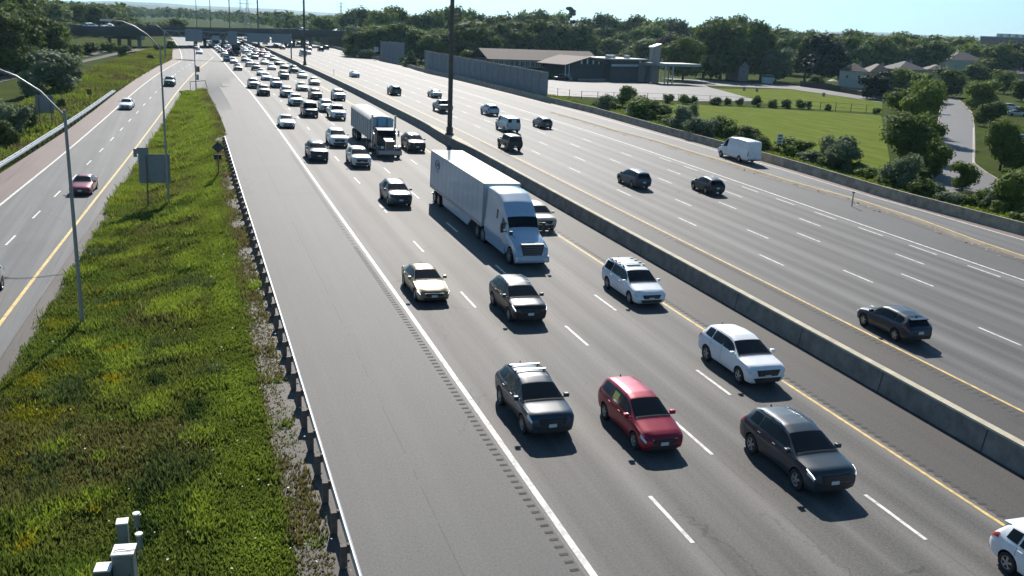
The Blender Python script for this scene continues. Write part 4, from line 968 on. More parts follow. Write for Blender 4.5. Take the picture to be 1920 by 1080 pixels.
def dump():
    TL = 17.5; h = TL / 2; root = empty('dump_truck'); Mk = mat('dump_paint_black', (.03, .034, .04), .3, coat=1); Mg = mat('dump_box_grey', (.36, .38, .40), .5, .3, var=.1, scale=.8)
    # narrow hood with tall square grille
    b = MB(); b.prism([(h - .35, .95), (h - .32, 1.75), (h - 2.3, 1.98), (h - 2.3, .95)], -.52, .52, 'y'); hood = b.build('hood', Mk, root); hood.modifiers.new('b', 'BEVEL').width = .06
    b = MB(); b.box(h - .36, h - .28, -.50, .50, .80, 1.72, 1); b.box(h - .30, h - .265, -.44, .44, .86, 1.66, 0)
    for k in range(9): y = -.40 + k * .1; b.box(h - .27, h - .255, y - .008, y + .008, .88, 1.64, 1)
    b.build('grille', [M_blackp, M_chrome], root)
    b = MB(); b.prism([(h - .05, .35), (h, .45), (h, .75), (h - .1, .82), (h - .22, .80), (h - .22, .35)], -1.2, 1.2, 'y'); b.build('bumper', mat('worn_chrome', (.35, .36, .38), .3, .9), root)
    for sd_ in (1, -1):
        b = MB(); n = 9; pr = [(h - 1.1 + .72 * math.cos(math.pi * k / (n - 1)), .55 + .66 * math.sin(math.pi * k / (n - 1))) for k in range(n)]; pi_ = [(h - 1.1 + .66 * math.cos(math.pi * k / (n - 1)), .55 + .60 * math.sin(math.pi * k / (n - 1))) for k in range(n)][::-1]
        ya, yb = sorted((sd_ * .55, sd_ * 1.2)); b.prism(pr + pi_, ya, yb, 'y'); b.build('fender', Mk, root)
        b = MB(); b.box(h - .55, h - .38, sd_ * .78 - .16, sd_ * .78 + .16, .98, 1.2); b.build('headlight', M_head, root)
        b = MB(); b.tube([(h - 3.9, sd_ * 1.22, .9), (h - 3.9, sd_ * 1.22, 4.0)], .10, 12); b.build('exhaust_stack', M_chrome, root, smooth=40)
        b = MB(); b.tube([(h - 3.35, sd_ * .8, 1.0), (h - 3.35, sd_ * 1.15, 1.0)], .22, 12); b.build('air_cleaner', M_chrome, root)
        b = MB(); b.box(h - 2.9, h - 2.8, sd_ * 1.38 - .1, sd_ * 1.38 + .1, 1.9, 2.55); b.tube([(h - 2.85, sd_ * 1.0, 2.2), (h - 2.85, sd_ * 1.38, 2.2)], .025, 6); b.build('mirror', M_chrome, root)
        b = MB(); b.box(h - 4.9, h - 3.3, sd_ * 1.0 - .3, sd_ * 1.0 + .3, .5, .95); b.build('fuel_tank', M_chrome, root)
    b = MB(); b.prism([(h - 2.3, 1.0), (h - 2.3, 1.95), (h - 2.6, 2.62), (h - 2.75, 2.75), (h - 4.0, 2.75), (h - 4.0, 1.0)], -1.02, 1.02, 'y'); cab = b.build('cab', Mk, root); cab.modifiers.new('b', 'BEVEL').width = .05
    b = MB(); b.add([(h - 2.29 + .0, -.9, 2.0), (h - 2.29, .9, 2.0), (h - 2.56, .86, 2.58), (h - 2.56, -.86, 2.58)], [(0, 1, 2, 3)]); 
    b.add([(h - 2.31 + .0, -.9, 2.0), (h - 2.31, .9, 2.0), (h - 2.58, .86, 2.58), (h - 2.58, -.86, 2.58)], [(0, 1, 2, 3)]); b.build('windshield', M_glass, cab)
    b = MB(); b.prism([(h - 2.35, 2.70), (h - 2.15, 2.60), (h - 2.12, 2.64), (h - 2.5, 2.80)], -1.0, 1.0, 'y'); b.build('sun_visor', M_chrome, cab)
    for sd_ in (1, -1):
        b = MB(); ya, yb = sorted((sd_ * 1.02, sd_ * 1.035)); b.prism([(h - 2.75, 2.0), (h - 3.6, 2.0), (h - 3.6, 2.55), (h - 2.9, 2.55)], ya, yb, 'y'); b.build('side_window', M_glass, cab)
    b = MB(); b.box(-h + .5, h - 4.0, -.42, -.3, .75, 1.0); b.box(-h + .5, h - 4.0, .3, .42, .75, 1.0); b.build('chassis', M_blackp, root)
    wheel(root, h - 1.1, 1.03, .52, .3, 22); wheel(root, h - 1.1, -1.03, .52, .3, 22)
    add_wheels(root, (h - 5.6, h - 6.95, -h + 1.2, -h + 2.5, -h + 3.8), 1.24, .52, .28, True)
    # box body with arched tarpaulin
    x0, x1 = -h, h - 5.1
    b = MB(); b.box(x0, x1, -1.27, 1.27, 1.25, 3.35)
    for k in range(9): x = x0 + .8 + k * 1.3; b.box(x - .05, x + .05, -1.33, -1.26, 1.2, 3.3); b.box(x - .05, x + .05, 1.26, 1.33, 1.2, 3.3)
    dbx = b.build('dump_box', Mg, root)
    n = 9; arc = [(1.32 * math.cos(math.pi * k / (n - 1)), 3.33 + .42 * math.sin(math.pi * k / (n - 1))) for k in range(n)]
    b = MB(); b.prism(arc, x0 - .02, x1 + .12, 'x'); b.build('tarpaulin', mat('tarpaulin', (.42, .42, .40), .7, var=.1, scale=1), dbx, smooth=50)
    b = MB(); b.prism([(y * .93, 3.32 + (z - 3.33) * .85) for y, z in arc] + [(-1.2, 2.7), (1.2, 2.7)], x1 + .13, x1 + .16, 'x'); b.build('headboard_panel', mat('headboard_blue', (.22, .42, .58), .4), dbx)
    for y in (-.5, .55): b = MB(); b.box(x1 + .15, x1 + .24, y - .05, y + .05, 2.3, 3.5); b.build('headboard_strut', Mk, dbx)
    return root, TL
r, TL = dump(); put_vehicle(r, 736, 299, -1, 'black conventional dump truck with grey box and arched tarpaulin, chrome stacks', 'truck', 'vehicles heading towards the camera', L=TL, s=19.9)
# the dark truck further back in the queue
def boxtruck():
    TL = 12.; h = TL / 2; root = empty('box_truck'); Mk = mat('truck_dark_green', (.02, .035, .035), .4, coat=.5)
    b = MB(); b.prism([(h, .5), (h, 1.5), (h - 1.3, 1.7), (h - 1.7, 2.6), (h - 3.2, 2.7), (h - 3.2, .6)], -1.15, 1.15, 'y'); cab = b.build('cab', Mk, root); cab.modifiers.new('b', 'BEVEL').width = .08
    b = MB(); b.add([(h - 1.30, -1, 1.75), (h - 1.30, 1, 1.75), (h - 1.66, .95, 2.55), (h - 1.66, -.95, 2.55)], [(0, 1, 2, 3)]); b.build('windshield', M_glass, cab)
    b = MB(); b.box(-h, h - 3.3, -1.28, 1.28, 1.1, 3.85); bx = b.build('cargo_box', Mk, root)
    b = MB(); b.box(-h - .02, h - 3.28, -1.3, 1.3, 3.85, 3.92); b.build('box_roof', mat('box_roof_white', (.6, .68, .66), .5), bx)
    add_wheels(root, (h - 1.2,), 1.2, .5, .3); add_wheels(root, (-h + 1.5, -h + 2.8), 1.24, .5, .28, True)
    for y in (-.85, .85): b = MB(); b.box(h, h + .03, y - .15, y + .15, .9, 1.1); b.build('headlight', M_head, root)
    return root, TL
r, TL = boxtruck(); put_vehicle(r, 448, 106, -1, 'dark box truck with white roof edge standing tall in the queue', 'truck', 'vehicles heading towards the camera', L=TL, s=16.0)
r2 = copy_tree(r); 
put_vehicle(r2, 412, 91, -1, 'teal and white box truck near the edge line, before the bridge', 'truck', 'vehicles heading towards the camera', L=TL, s=12.6)
for ch in r2.children:
    for c2 in [ch] + list(ch.children):
        if c2.name.split('.')[0] in ('cab', 'cargo_box'): c2.material_slots[0].link = 'OBJECT'; c2.material_slots[0].material = M_paint['lightblue']

# ================================================================== BRIDGE, GANTRY, MASTS, SIGNS
def at_height(px, py, zw):
    """world point where a sight line of the plan reaches world height zw"""
    d = RW @ ray(px, py); o = RW @ np.array([0, 0, CAMH]); k = (zw - o[2]) / d[2]; return Vector(o + d * k)
def frame_obj(o, A, B_, z=None):
    """put o at A, local x towards B_, local y away to the left of it"""
    o.location = A; o.rotation_euler = (0, 0, math.atan2(B_.y - A.y, B_.x - A.x)); return o
def gw(px, py, dz=0): return WG(*G(px, py), dz)
ZB = 7.55
BL, BR = at_height(120, 67, ZB), at_height(640, 70, ZB); bd = (BR - BL).normalized(); BL2 = BL - bd * 60; BR2 = BR + bd * 70; LB = (BR2 - BL2).length
M_deck = mat('bridge_deck_concrete', (.06, .068, .066), .8, var=.15, scale=.2); M_girder = mat('bridge_girder_steel', (.05, .06, .055), .7, var=.15, scale=.3)
br = empty('road_bridge', label='dark road bridge crossing high over the whole motorway in the distance', cat='bridge'); frame_obj(br, Vector((BL2.x, BL2.y, 0)), BR2)
b = MB(); b.box(0, LB, 0, 15, ZB + 1.5, ZB + 1.9); b.build('deck', M_deck, br)
for y in (0.6, 4.2, 7.8, 11.4, 14.2):
    b = MB(); b.box(0, LB, y - .15, y + .15, ZB, ZB + 1.5); b.box(0, LB, y - .35, y + .35, ZB, ZB + .08); b.build('girder', M_girder, br)
for y in (-.15, 15.0): b = MB(); b.box(0, LB, y, y + .25, ZB + 1.2, ZB + 2.75); b.build('parapet', M_deck, br)
def along(px):   # distance along the bridge of an image column
    return (at_height(px, 67 + (px - 120) * 3 / 520, ZB) - BL2).dot(bd)
for px in (268, 425, 588):
    x = along(px)
    b = MB()
    for y in (1.5, 5.5, 9.5, 13.5): b.cyl((x, y, (ZB + -4) / 2), (0, 0, 1), .6, ZB + 4, 14)
    b.box(x - .8, x + .8, 0, 15, ZB - 1.2, ZB)
    b.build('pier', M_concd, br)
for px, w in ((100, 30), (655, 45)):
    x = along(px); b = MB(); 
    x0, x1 = (x - w, x) if px < 300 else (x, x + w); b.box(x0, x1, .3, 14.7, -6, ZB); b.build('abutment', M_concd, br)
for i, (px, c, kind, y) in enumerate(((190, 'white', 'suv', 3.8), (255, 'silver', 'sedan', 11), (150, 'darkgrey', 'suv', 11), (585, 'white', 'suv', 3.8), (646, 'white', 'sedan', 3.8))):
    r = copy_tree(PROTO[(kind, 2)]); repaint(r, c); p = br.matrix_basis @ Vector((along(px), y, ZB + 1.92)); r.location = p; r.rotation_euler = (0, 0, br.rotation_euler.z + (0 if y < 5 else math.pi))
    r.matrix_world = Matrix.Translation(p) @ Matrix.Rotation(br.rotation_euler.z + (0 if y < 5 else math.pi), 4, 'Z')
    tag(r, ['white SUV crossing the bridge near its left end', 'silver sedan crossing the bridge left of the lamp arm', 'dark grey SUV crossing the bridge at its far left end', 'white SUV crossing the bridge right of the tall mast', 'white sedan crossing the bridge beside the trees'][i], 'car', 'vehicles crossing the bridge')

# sign gantry
M_lat = mat('gantry_steel', (.26, .30, .33), .5, .4)
ga = empty('sign_gantry', label='steel lattice sign gantry over the jammed lanes in front of the bridge', cat='gantry')
tG = G(311, 108)[1]; sA = G(311, 108)[0]; sB = 29.3 + cs(tG)
A = W(sA, tG, T(sA, tG)); Bp = W(sB, tG, T(sB, tG)); frame_obj(ga, A, Bp); GL = (Bp - A).to_2d().length
hG = height_at(sA, tG, 57)
for x in (0, GL):
    b = MB()
    for yy in (-.5, .5): b.tube([(x, yy, -.5), (x, yy, hG + .2)], .14, 8)
    for k in range(5): b.tube([(x, -.5 if k % 2 else .5, hG * k / 5), (x, .5 if k % 2 else -.5, hG * (k + 1) / 5)], .05, 5)
    b.build('post', M_lat, ga)
b = MB(); zt = hG; zb = hG - 1.5
for yy in (-.5, .5):
    b.tube([(0, yy, zt), (GL, yy, zt)], .10, 6); b.tube([(0, yy, zb), (GL, yy, zb)], .10, 6)
    k = 0; x = 0.
    while x < GL - 1.4: b.tube([(x, yy, zb if k % 2 else zt), (x + 1.5, yy, zt if k % 2 else zb)], .045, 4); x += 1.5; k += 1
b.build('truss', M_lat, ga)
def gx(px): return (px - 311) / (528 - 311) * GL
M_signg = mat('gantry_sign_back', (.22, .27, .31), .5, .5)
for x0, x1, z0, z1 in ((gx(345), gx(374), hG - 2.6, hG + .5), (gx(417), gx(433), hG - 3.1, hG + .3), (gx(450), gx(490), hG - 2.3, hG - .1), (gx(493), gx(527), hG - 2.3, hG - .1)):
    b = MB(); b.box(x0, x1, -.85, -.65, z0, z1)
    for k in range(4): x = lerp(x0, x1, (k + .5) / 4); b.box(x - .05, x + .05, -.95, -.85, z0, z1)
    b.build('sign_panel', M_signg, ga)
# median masts
for i, t in enumerate(MAST_T):
    o = empty('high_mast', W(29.3 + cs(t), t, T(29.3, t) + 1.07), ['thick dark lighting mast on the median beside the pickup truck', 'dark lighting mast on the median, second from front', 'thin mast on the median just before the bridge', 'thin distant mast beyond the bridge, rightmost of the far three', 'thin distant mast beyond the bridge, middle of the far three', 'faintest distant mast beyond the bridge, leftmost of the far three'][i], 'mast', 'lighting masts along the median')
    b = MB(); b.tube([(0, 0, 0), (0, 0, 10), (0, 0, 30)], [.29, .26, .17], 14); b.build('shaft', M_pole, o, smooth=40)
    b = MB(); b.cyl((0, 0, .12), (0, 0, 1), .52, .24, 8); b.cyl((0, 0, .5), (0, 0, 1), .40, .9, 10); b.build('base', M_pole, o)
    if i == 0: b = MB(); b.box(-.16, .16, -.34, -.25, .8, 1.3); b.build('hand_hole', M_blackp, o)
# street lamps on the left
def lamp(px, py, ytop, arm, name_label, r=(.11, .07), head=True, grp='street lamps beside the left ramp', col=None):
    s, t = G(px, py); h = height_at(s, t, ytop); o = empty('street_lamp', WG(s, t), name_label, 'street lamp', grp)
    b = MB(); b.tube([(0, 0, -.3), (0, 0, h * .5), (0, 0, h)], [r[0], (r[0] + r[1]) / 2, r[1]], 12); b.build('pole', col or M_lampp, o, smooth=40)
    b = MB(); b.box(-.2, .2, -.2, .2, -.1, .06); b.build('base', col or M_lampp, o)
    # arm in the direction square to the road, as a curve
    u = Vector(RW @ np.array([-1., 0.25, 0])); u.z = 0; u.normalize(); u *= (1 if arm > 0 else -1); a = abs(arm)
    pts = [u * 0 + Vector((0, 0, h - .3)), u * a * .25 + Vector((0, 0, h + a * .20)), u * a * .5 + Vector((0, 0, h + a * .36)), u * a * .75 + Vector((0, 0, h + a * .45)), u * a + Vector((0, 0, h + a * .47))]
    b = MB(); b.tube(pts, .05, 8); b.build('arm', M_lampp, o, smooth=60)
    e = pts[-1]; b = MB(); n = u.cross(Vector((0, 0, 1)))
    q = [e + u * -.1 + n * .12, e + u * .7 + n * .17, e + u * .7 - n * .17, e + u * -.1 - n * .12]
    b.add([v + Vector((0, 0, -.10)) for v in q] + [v + Vector((0, 0, .06)) for v in q], [(0, 1, 2, 3), (7, 6, 5, 4), (0, 1, 5, 4), (1, 2, 6, 5), (2, 3, 7, 6), (3, 0, 4, 7)])
    b.build('lamp_head', mat('lamp_head_white', (.6, .65, .68), .4), o); return o
lamp(155, 613, 206, 4.2, 'grey street lamp with curved arm standing in the near grass, arm out to the left')
lamp(317, 386, 84, 3.6, 'slim grey street lamp between the grass and the sign back, arm to the left', (.10, .06))
lamp(310, 60 + 53, 57, 3.0, 'far slim street lamp beside the sign gantry', (.09, .06))
lamp(1712, 300, 236, -3.4, 'street lamp with curved arm over the side street at right', (.10, .06), grp='street lamps at right')
# gore pole with signal boxes
s, t = G(368, 170); o = empty('traffic_pole', WG(s, t), 'slim pole with reddish boxes and low brackets at the tip of the grass wedge', 'pole'); h = height_at(s, t, 68)
b = MB(); b.tube([(0, 0, -.3), (0, 0, h)], [.10, .07], 10); b.build('shaft', M_lampp, o)
b = MB(); b.box(.15, .75, -.2, .2, 3.3, 4.3); b.build('equipment_box', mat('faded_red_box', (.30, .14, .13), .6), o)
b = MB(); b.box(.0, .2, -.3, .3, 3.1, 4.6); b.build('bracket', M_galv, o)
b = MB(); b.box(.12, .55, -.15, .15, 1.9, 2.9); b.build('equipment_box', mat('grey_box', (.3, .3, .3), .6), o)
b = MB(); b.tube([(-1.0, 0, 1.55), (1.6, 0, 1.8)], .06, 6); b.tube([(1.6, 0, 1.8), (2.0, 0, .0)], .06, 6); b.tube([(-1.0, 0, 1.55), (-1.0, 0, 0)], .06, 6); b.build('low_frame', M_galv, o)

def sign_back(pxl, pxr, yt, yb, posts, label, name='road_sign', extra=None, colr=None, cat='sign'):
    """a sign seen from behind: panel between columns pxl-pxr and rows yt-yb, on posts whose feet are given"""
    fs = [G(*p) for p in posts]; s0 = sum(f[0] for f in fs) / len(fs); t0 = sum(f[1] for f in fs) / len(fs); m = mpx(s0, t0)
    o = empty(name, WG(s0, t0), label, cat); place(o, s0, t0, 0, 1)
    hb, ht = height_at(s0, t0, yb), height_at(s0, t0, yt); pc = sum(p[0] for p in posts) / len(posts)
    # local y is left; across the road
    yl_, yr_ = -(pxl - pc) * m * 1.0, -(pxr - pc) * m * 1.0
    b = MB(); b.box(-.03, .0, yr_, yl_, hb, ht)
    pn = b.build('panel', colr or M_signback, o)
    for p in posts:
        y = -(p[0] - pc) * m; b = MB(); b.box(-.16, -.07, y - .06, y + .06, -.5, ht - .1); b.build('post', M_wood, o)
    return o, m, pc, hb, ht
o, m_, pc, hb, ht = sign_back(266, 321, 289, 343, [(280, 386), (316, 388)], 'large grey sign back on two posts in the grass beside the ramp')
b = MB(); b.box(-.03, 0, -(284 - pc) * m_, -(264 - pc) * m_, ht + .003, ht + .5); b.box(-.03, 0, -(264 - pc) * m_ + .003, -(258 - pc) * m_, ht - .25, ht + .4); b.build('tab_panel', M_signback, o)
sign_back(72, 103, 178, 212, [(78, 240), (98, 246)], 'grey sign back on two posts beyond the left guardrail')
sign_back(164.5, 172.5, 167, 177.5, [(169, 192)], 'small brown sign back on a post on the left verge', colr=mat('sign_brown', (.13, .07, .03), .6))
o, m_, pc, hb, ht = sign_back(402, 416, 290, 299, [(410, 330)], 'dark diamond shaped sign with a plate under it, at the end of the near guardrail', colr=M_blackp)
hd = height_at(*G(410, 330), 276); b = MB(); r_ = 11 * m_; b.add([(-.02, 0, hd - r_), (-.02, r_, hd), (-.02, 0, hd + r_), (-.02, -r_, hd), (.02, 0, hd - r_), (.02, r_, hd), (.02, 0, hd + r_), (.02, -r_, hd)], [(0, 1, 2, 3), (4, 5, 6, 7), (0, 1, 5, 4), (1, 2, 6, 5), (2, 3, 7, 6), (3, 0, 4, 7)]); b.build('diamond_panel', mat('sign_dark_back', (.05, .05, .05), .6), o)
# yellow diamond at the end of the noise wall
s, t = G(1015, 178); o = empty('warning_sign', WG(s, t), 'yellow diamond warning sign with a tab at the near end of the noise wall', 'sign'); place(o, s, t, 0, -1); m_ = mpx(s, t); h = height_at(s, t, 155); r_ = 6.5 * m_
b = MB(); b.add([(x, y * r_, h + z * r_) for x in (-.02, .02) for y, z in ((0, -1), (1, 0), (0, 1), (-1, 0))], [(0, 1, 2, 3), (4, 5, 6, 7), (0, 1, 5, 4), (1, 2, 6, 5), (2, 3, 7, 6), (3, 0, 4, 7)]); b.build('diamond_panel', mat('sign_yellow', (.55, .38, .02), .5), o)
b = MB(); b.box(-.02, .02, -.35, .35, h - r_ * 1.0 - .45, h - r_ * 1.0 - .02); b.build('tab_panel', mat('sign_yellow', (.55, .38, .02)), o)
b = MB(); b.tube([(-.06, 0, -.3), (-.06, 0, h + .2)], .045, 6); b.build('post', M_galv, o)
# white sign with three dark bars by the right barrier, and the one on the noise wall
s, t = G(1458, 292); o = empty('road_sign', WG(s, t), 'white sign with three dark bars standing behind the right hand barrier', 'sign'); place(o, s, t, 0, -1); m_ = mpx(s, t); h0, h1 = height_at(s, t, 269), height_at(s, t, 251); w_ = 6 * m_
b = MB(); b.box(-.02, .02, -w_, w_, h0, h1); pn = b.build('panel', mat('sign_white', (.72, .74, .76), .5), o)
for k in range(3): z = lerp(h0, h1, (k + .6) / 3.2); b = MB(); b.box(.021, .028, -w_ * .65, w_ * .65, z - .10, z + .10); b.build('bar', mat('sign_dark', (.08, .08, .10), .5), pn)
b = MB(); b.box(-.09, -.02, -.06, .06, -.4, h1); b.build('post', M_wood, o)
s, t = G(708, 113); o = empty('road_sign', WG(s - .5, t), 'small white four panel sign in front of the far noise wall', 'sign'); place(o, s - .5, t, 0, -1); m_ = mpx(s, t); h0, h1 = height_at(s, t, 97), height_at(s, t, 88)
for yy in (-.36, .36):
    for k in (0, 1): z0 = lerp(h0, h1, k * .52); b = MB(); b.box(-.02, .02, yy - .31, yy + .31, z0, z0 + (h1 - h0) * .44); b.build('panel', mat('sign_white', (.72, .74, .76)), o)
b = MB(); b.box(-.09, -.021, -.05, .05, -.4, h1); b.build('post', M_wood, o)
# marker posts
for px, py, yt, lab in ((1597, 388, 362, 'thin marker post standing on the kerb island of the right ramp'), (626, 141, 131, 'small delineator post on the median shoulder')):
    s, t = G(px, py); o = empty('marker_post', WG(s, t), lab, 'post'); h = height_at(s, t, yt); b = MB(); b.box(-.04, .04, -.04, .04, 0, h); b.build('post', M_galv, o); b = MB(); b.box(-.08, .08, -.08, .08, h, h + .14); b.build('cap', mat('marker_cap', (.2, .12, .1), .6), o)
# white cabinet behind the right barrier
def cabinet(px, py, w, d, h, label, col, top=None, rot=None, name='equipment_cabinet', group=None, z=0.):
    s, t = G(px, py); o = empty(name, WG(s, t, z), label, 'cabinet', group); o.rotation_euler.z = rot if rot is not None else -YAW
    b = MB(); b.box(-w / 2, w / 2, -d / 2, d / 2, -.2, h); bd_ = b.build('housing', col, o); bd_.modifiers.new('b', 'BEVEL').width = .012
    b = MB(); b.box(-w / 2 - .02, w / 2 + .02, -d / 2 - .02, d / 2 + .02, h + .003, h + .045); l_ = b.build('lid', top or col, o); l_.modifiers.new('b', 'BEVEL').width = .012
    b = MB(); b.box(-w * .42, w * .42, -d / 2 - .015, -d / 2 - .002, .1, h * .93); dr = b.build('door', col, o)
    b = MB(); b.box(w * .28, w * .31, -d / 2 - .045, -d / 2 - .016, h * .45, h * .58); b.build('handle', M_chrome, dr)
    return o
cabinet(1180, 219, 1.1, .8, 1.9, 'white cabinet standing behind the right hand barrier below the shrubs', mat('cabinet_white', (.62, .66, .68), .5))
# equipment at the foot of the camera mast: bottom left
Mct = mat('cabinet_lid_white', (.80, .80, .74), .5); Mcf = mat('cabinet_aluminium', (.24, .28, .31), .45, .5)
CG = 'equipment cabinets in the near grass'
cabinet(238, 1108, .55, .55, 1.25, 'largest grey cabinet with pale lid at the bottom left, a cable across its lid', Mcf, Mct, rot=-.12, group=CG)
cabinet(233, 1030, .30, .34, .90, 'small grey cabinet with cream lid behind the largest cabinet', Mcf, Mct, rot=-.05, group=CG)
cabinet(199, 1126, .40, .44, 1.0, 'cabinet with a cream lid left of the largest cabinet at the bottom edge', mat('cabinet_brown', (.12, .10, .09), .6), Mct, rot=-.12, group=CG)
s, t = G(238, 1108); o = tag(MB().tube([W(s - .27, t - .06, T(s, t) + 1.315), W(s - .1, t - .02, T(s, t) + 1.33), W(s + .1, t - .12, T(s, t) + 1.32), W(s + .29, t - .08, T(s, t) + 1.315), W(s + .32, t - .06, T(s, t) + .8)], .011, 6).build('cable', M_blackp), 'black cable lying across the lid of the largest grey cabinet', 'cable')
for px, py, lab in ((259, 1012, 'upper small sensor canister right of the cabinets'), (264, 1052, 'lower small sensor canister right of the largest cabinet')):
    s, t = G(px, py); o = empty('sensor_canister', WG(s, t), lab, 'sensor', 'sensor canisters in the near grass')
    b = MB(); b.tube([(0, 0, -.2), (0, 0, .75)], .035, 8); b.build('stand', M_galv, o); b = MB(); b.tube([(0, 0, .45), (0, 0, .85)], .09, 14); b.build('canister', Mcf, o, smooth=40); b = MB(); b.tube([(0, 0, .852), (0, 0, .90)], .11, 14); b.build('cap', Mct, o, smooth=40)

# noise walls
M_nw = mat('noise_wall_panel', (.21, .23, .245), .8, var=.12, scale=.5, bump=.3)
def noise_wall(p0, p1, label, off, ytop0, ytop1, ext=0):
    s0, t0 = G(*p0); s1, t1 = G(*p1); s0 = rbar(t0) + off; s1 = rbar(t1) + off; A = WG(s0, t0); Bq = WG(s1, t1); o = empty('noise_wall', label=label, cat='wall'); frame_obj(o, A, Bq)
    Lw = (Bq - A).to_2d().length; h0, h1 = height_at(s0, t0, ytop0), height_at(s1, t1, ytop1); dzg = Bq.z - A.z; n = max(2, int(Lw / 4))
    for k in range(n):
        x0, x1 = Lw * k / n, Lw * (k + 1) / n; u = (k + .5) / n; zt = lerp(h0, h1 + dzg, u); b = MB(); b.box(x0 + .1, x1 - .1, -.08, .08, -1.5 + min(0, dzg), zt)
        for j in range(6): z = zt - (j + 1) * .55; b.box(x0 + .1, x1 - .1, -.095, .095, z - .015, z + .015)
        b.build('wall_panel', M_nw, o)
    for k in range(n + 1):
        x = Lw * k / n; zt = lerp(h0, h1 + dzg, k / n) + .1; b = MB(); b.box(x - .12, x + .12, -.16, .16, -1.5 + min(0, dzg), zt); b.build('post', M_concd, o)
    return o
noise_wall((1004, 188), (787, 134), 'long grey panelled noise wall behind the right barrier, ending by the yellow sign', 1.3, 136, 95)
noise_wall((752, 121), (700, 112), 'short grey noise wall section beyond a gap with a bush', 1.5, 80, 78)

# ================================================================== RIGHT-HAND SIDE
def poly(pix): return [G(*p) for p in pix]
M_lawn = bpy.data.materials.new('mown_lawn'); M_lawn.use_nodes = True
def _lawn(m, stops):
    N, L = nodes_of(m); b = N['Principled BSDF']; uv = N.new('ShaderNodeUVMap'); mp = N.new('ShaderNodeMapping'); mp.inputs['Rotation'].default_value = (0, 0, .6); mp.inputs['Scale'].default_value = (1.6, .35, 1); L.new(uv.outputs[0], mp.inputs['Vector']); n = N.new('ShaderNodeTexNoise'); n.inputs['Scale'].default_value = .35; n.inputs['Detail'].default_value = 8; n.inputs['Roughness'].default_value = .7
    L.new(mp.outputs[0], n.inputs['Vector']); L.new(ramp_node(N, L, n.outputs['Fac'], stops), b.inputs['Base Color']); b.inputs['Roughness'].default_value = 1; b.inputs['Specular IOR Level'].default_value = .02
    n2 = N.new('ShaderNodeTexNoise'); n2.inputs['Scale'].default_value = 6; L.new(uv.outputs[0], n2.inputs['Vector']); bp = N.new('ShaderNodeBump'); bp.inputs['Strength'].default_value = .6; bp.inputs['Distance'].default_value = .08; L.new(n2.outputs['Fac'], bp.inputs['Height']); L.new(bp.outputs[0], b.inputs['Normal'])
_lawn(M_lawn, [(.3, (.085, .115, .018)), (.46, (.11, .15, .02)), (.58, (.14, .17, .028)), (.72, (.21, .19, .07))])
sheet('lawn', poly([(1182, 192), (1300, 196), (1480, 206), (1652, 216), (1668, 300), (1660, 345), (1540, 300), (1400, 262), (1290, 232)]), M_lawn, .03)
sheet('lawn', poly([(1325, 166), (1480, 168), (1655, 193), (1652, 212), (1480, 202), (1420, 192)]), M_lawn, .03)
sheet('parking_lot', poly([(1002, 150), (1200, 153), (1320, 159), (1330, 164), (1425, 190), (1300, 190), (1180, 186), (1012, 178)]), M_street, .05, 1.5)
sheet('driveway', poly([(1240, 146), (1500, 160), (1660, 188), (1656, 193), (1480, 167), (1320, 160)]), M_street, .045, 1.5)
str_l = [(1775, 182), (1764, 195), (1760, 215), (1756, 250), (1752, 290), (1745, 330), (1766, 356), (1830, 384), (1920, 440), (2050, 520)]
str_r = [(1792, 182), (1806, 195), (1822, 212), (1826, 240), (1824, 290), (1826, 308), (1850, 326), (1920, 366), (2060, 440)]
sheet('side_street', poly(str_l + str_r[::-1]), M_street, .05, 1.0)
sheet('footpath', poly([(1824, 240), (1828, 240), (1828, 306), (1823, 306)]), mat('footpath_concrete', (.42, .40, .36), .8, var=.1), .06, 1.0)
def kerb_run(pts, w=.16, h=.14):
    b = MB()
    for a, c in zip(pts[:-1], pts[1:]):
        A = WG(*a); Bq = WG(*c); d = (Bq - A); d.z = 0; nrm = Vector((-d.y, d.x, 0)).normalized() * w; up = Vector((0, 0, h))
        lo = Vector((0, 0, -.1)); b.add([A + lo, Bq + lo, Bq + nrm + lo, A + nrm + lo, A + up, Bq + up, Bq + nrm + up, A + nrm + up], [(0, 1, 2, 3), (4, 5, 6, 7), (0, 1, 5, 4), (1, 2, 6, 5), (2, 3, 7, 6), (3, 0, 4, 7)])
    o = b.build('kerb', M_conc); o['kind'] = 'structure'
kerb_run(poly(str_r)); kerb_run(poly(str_l))

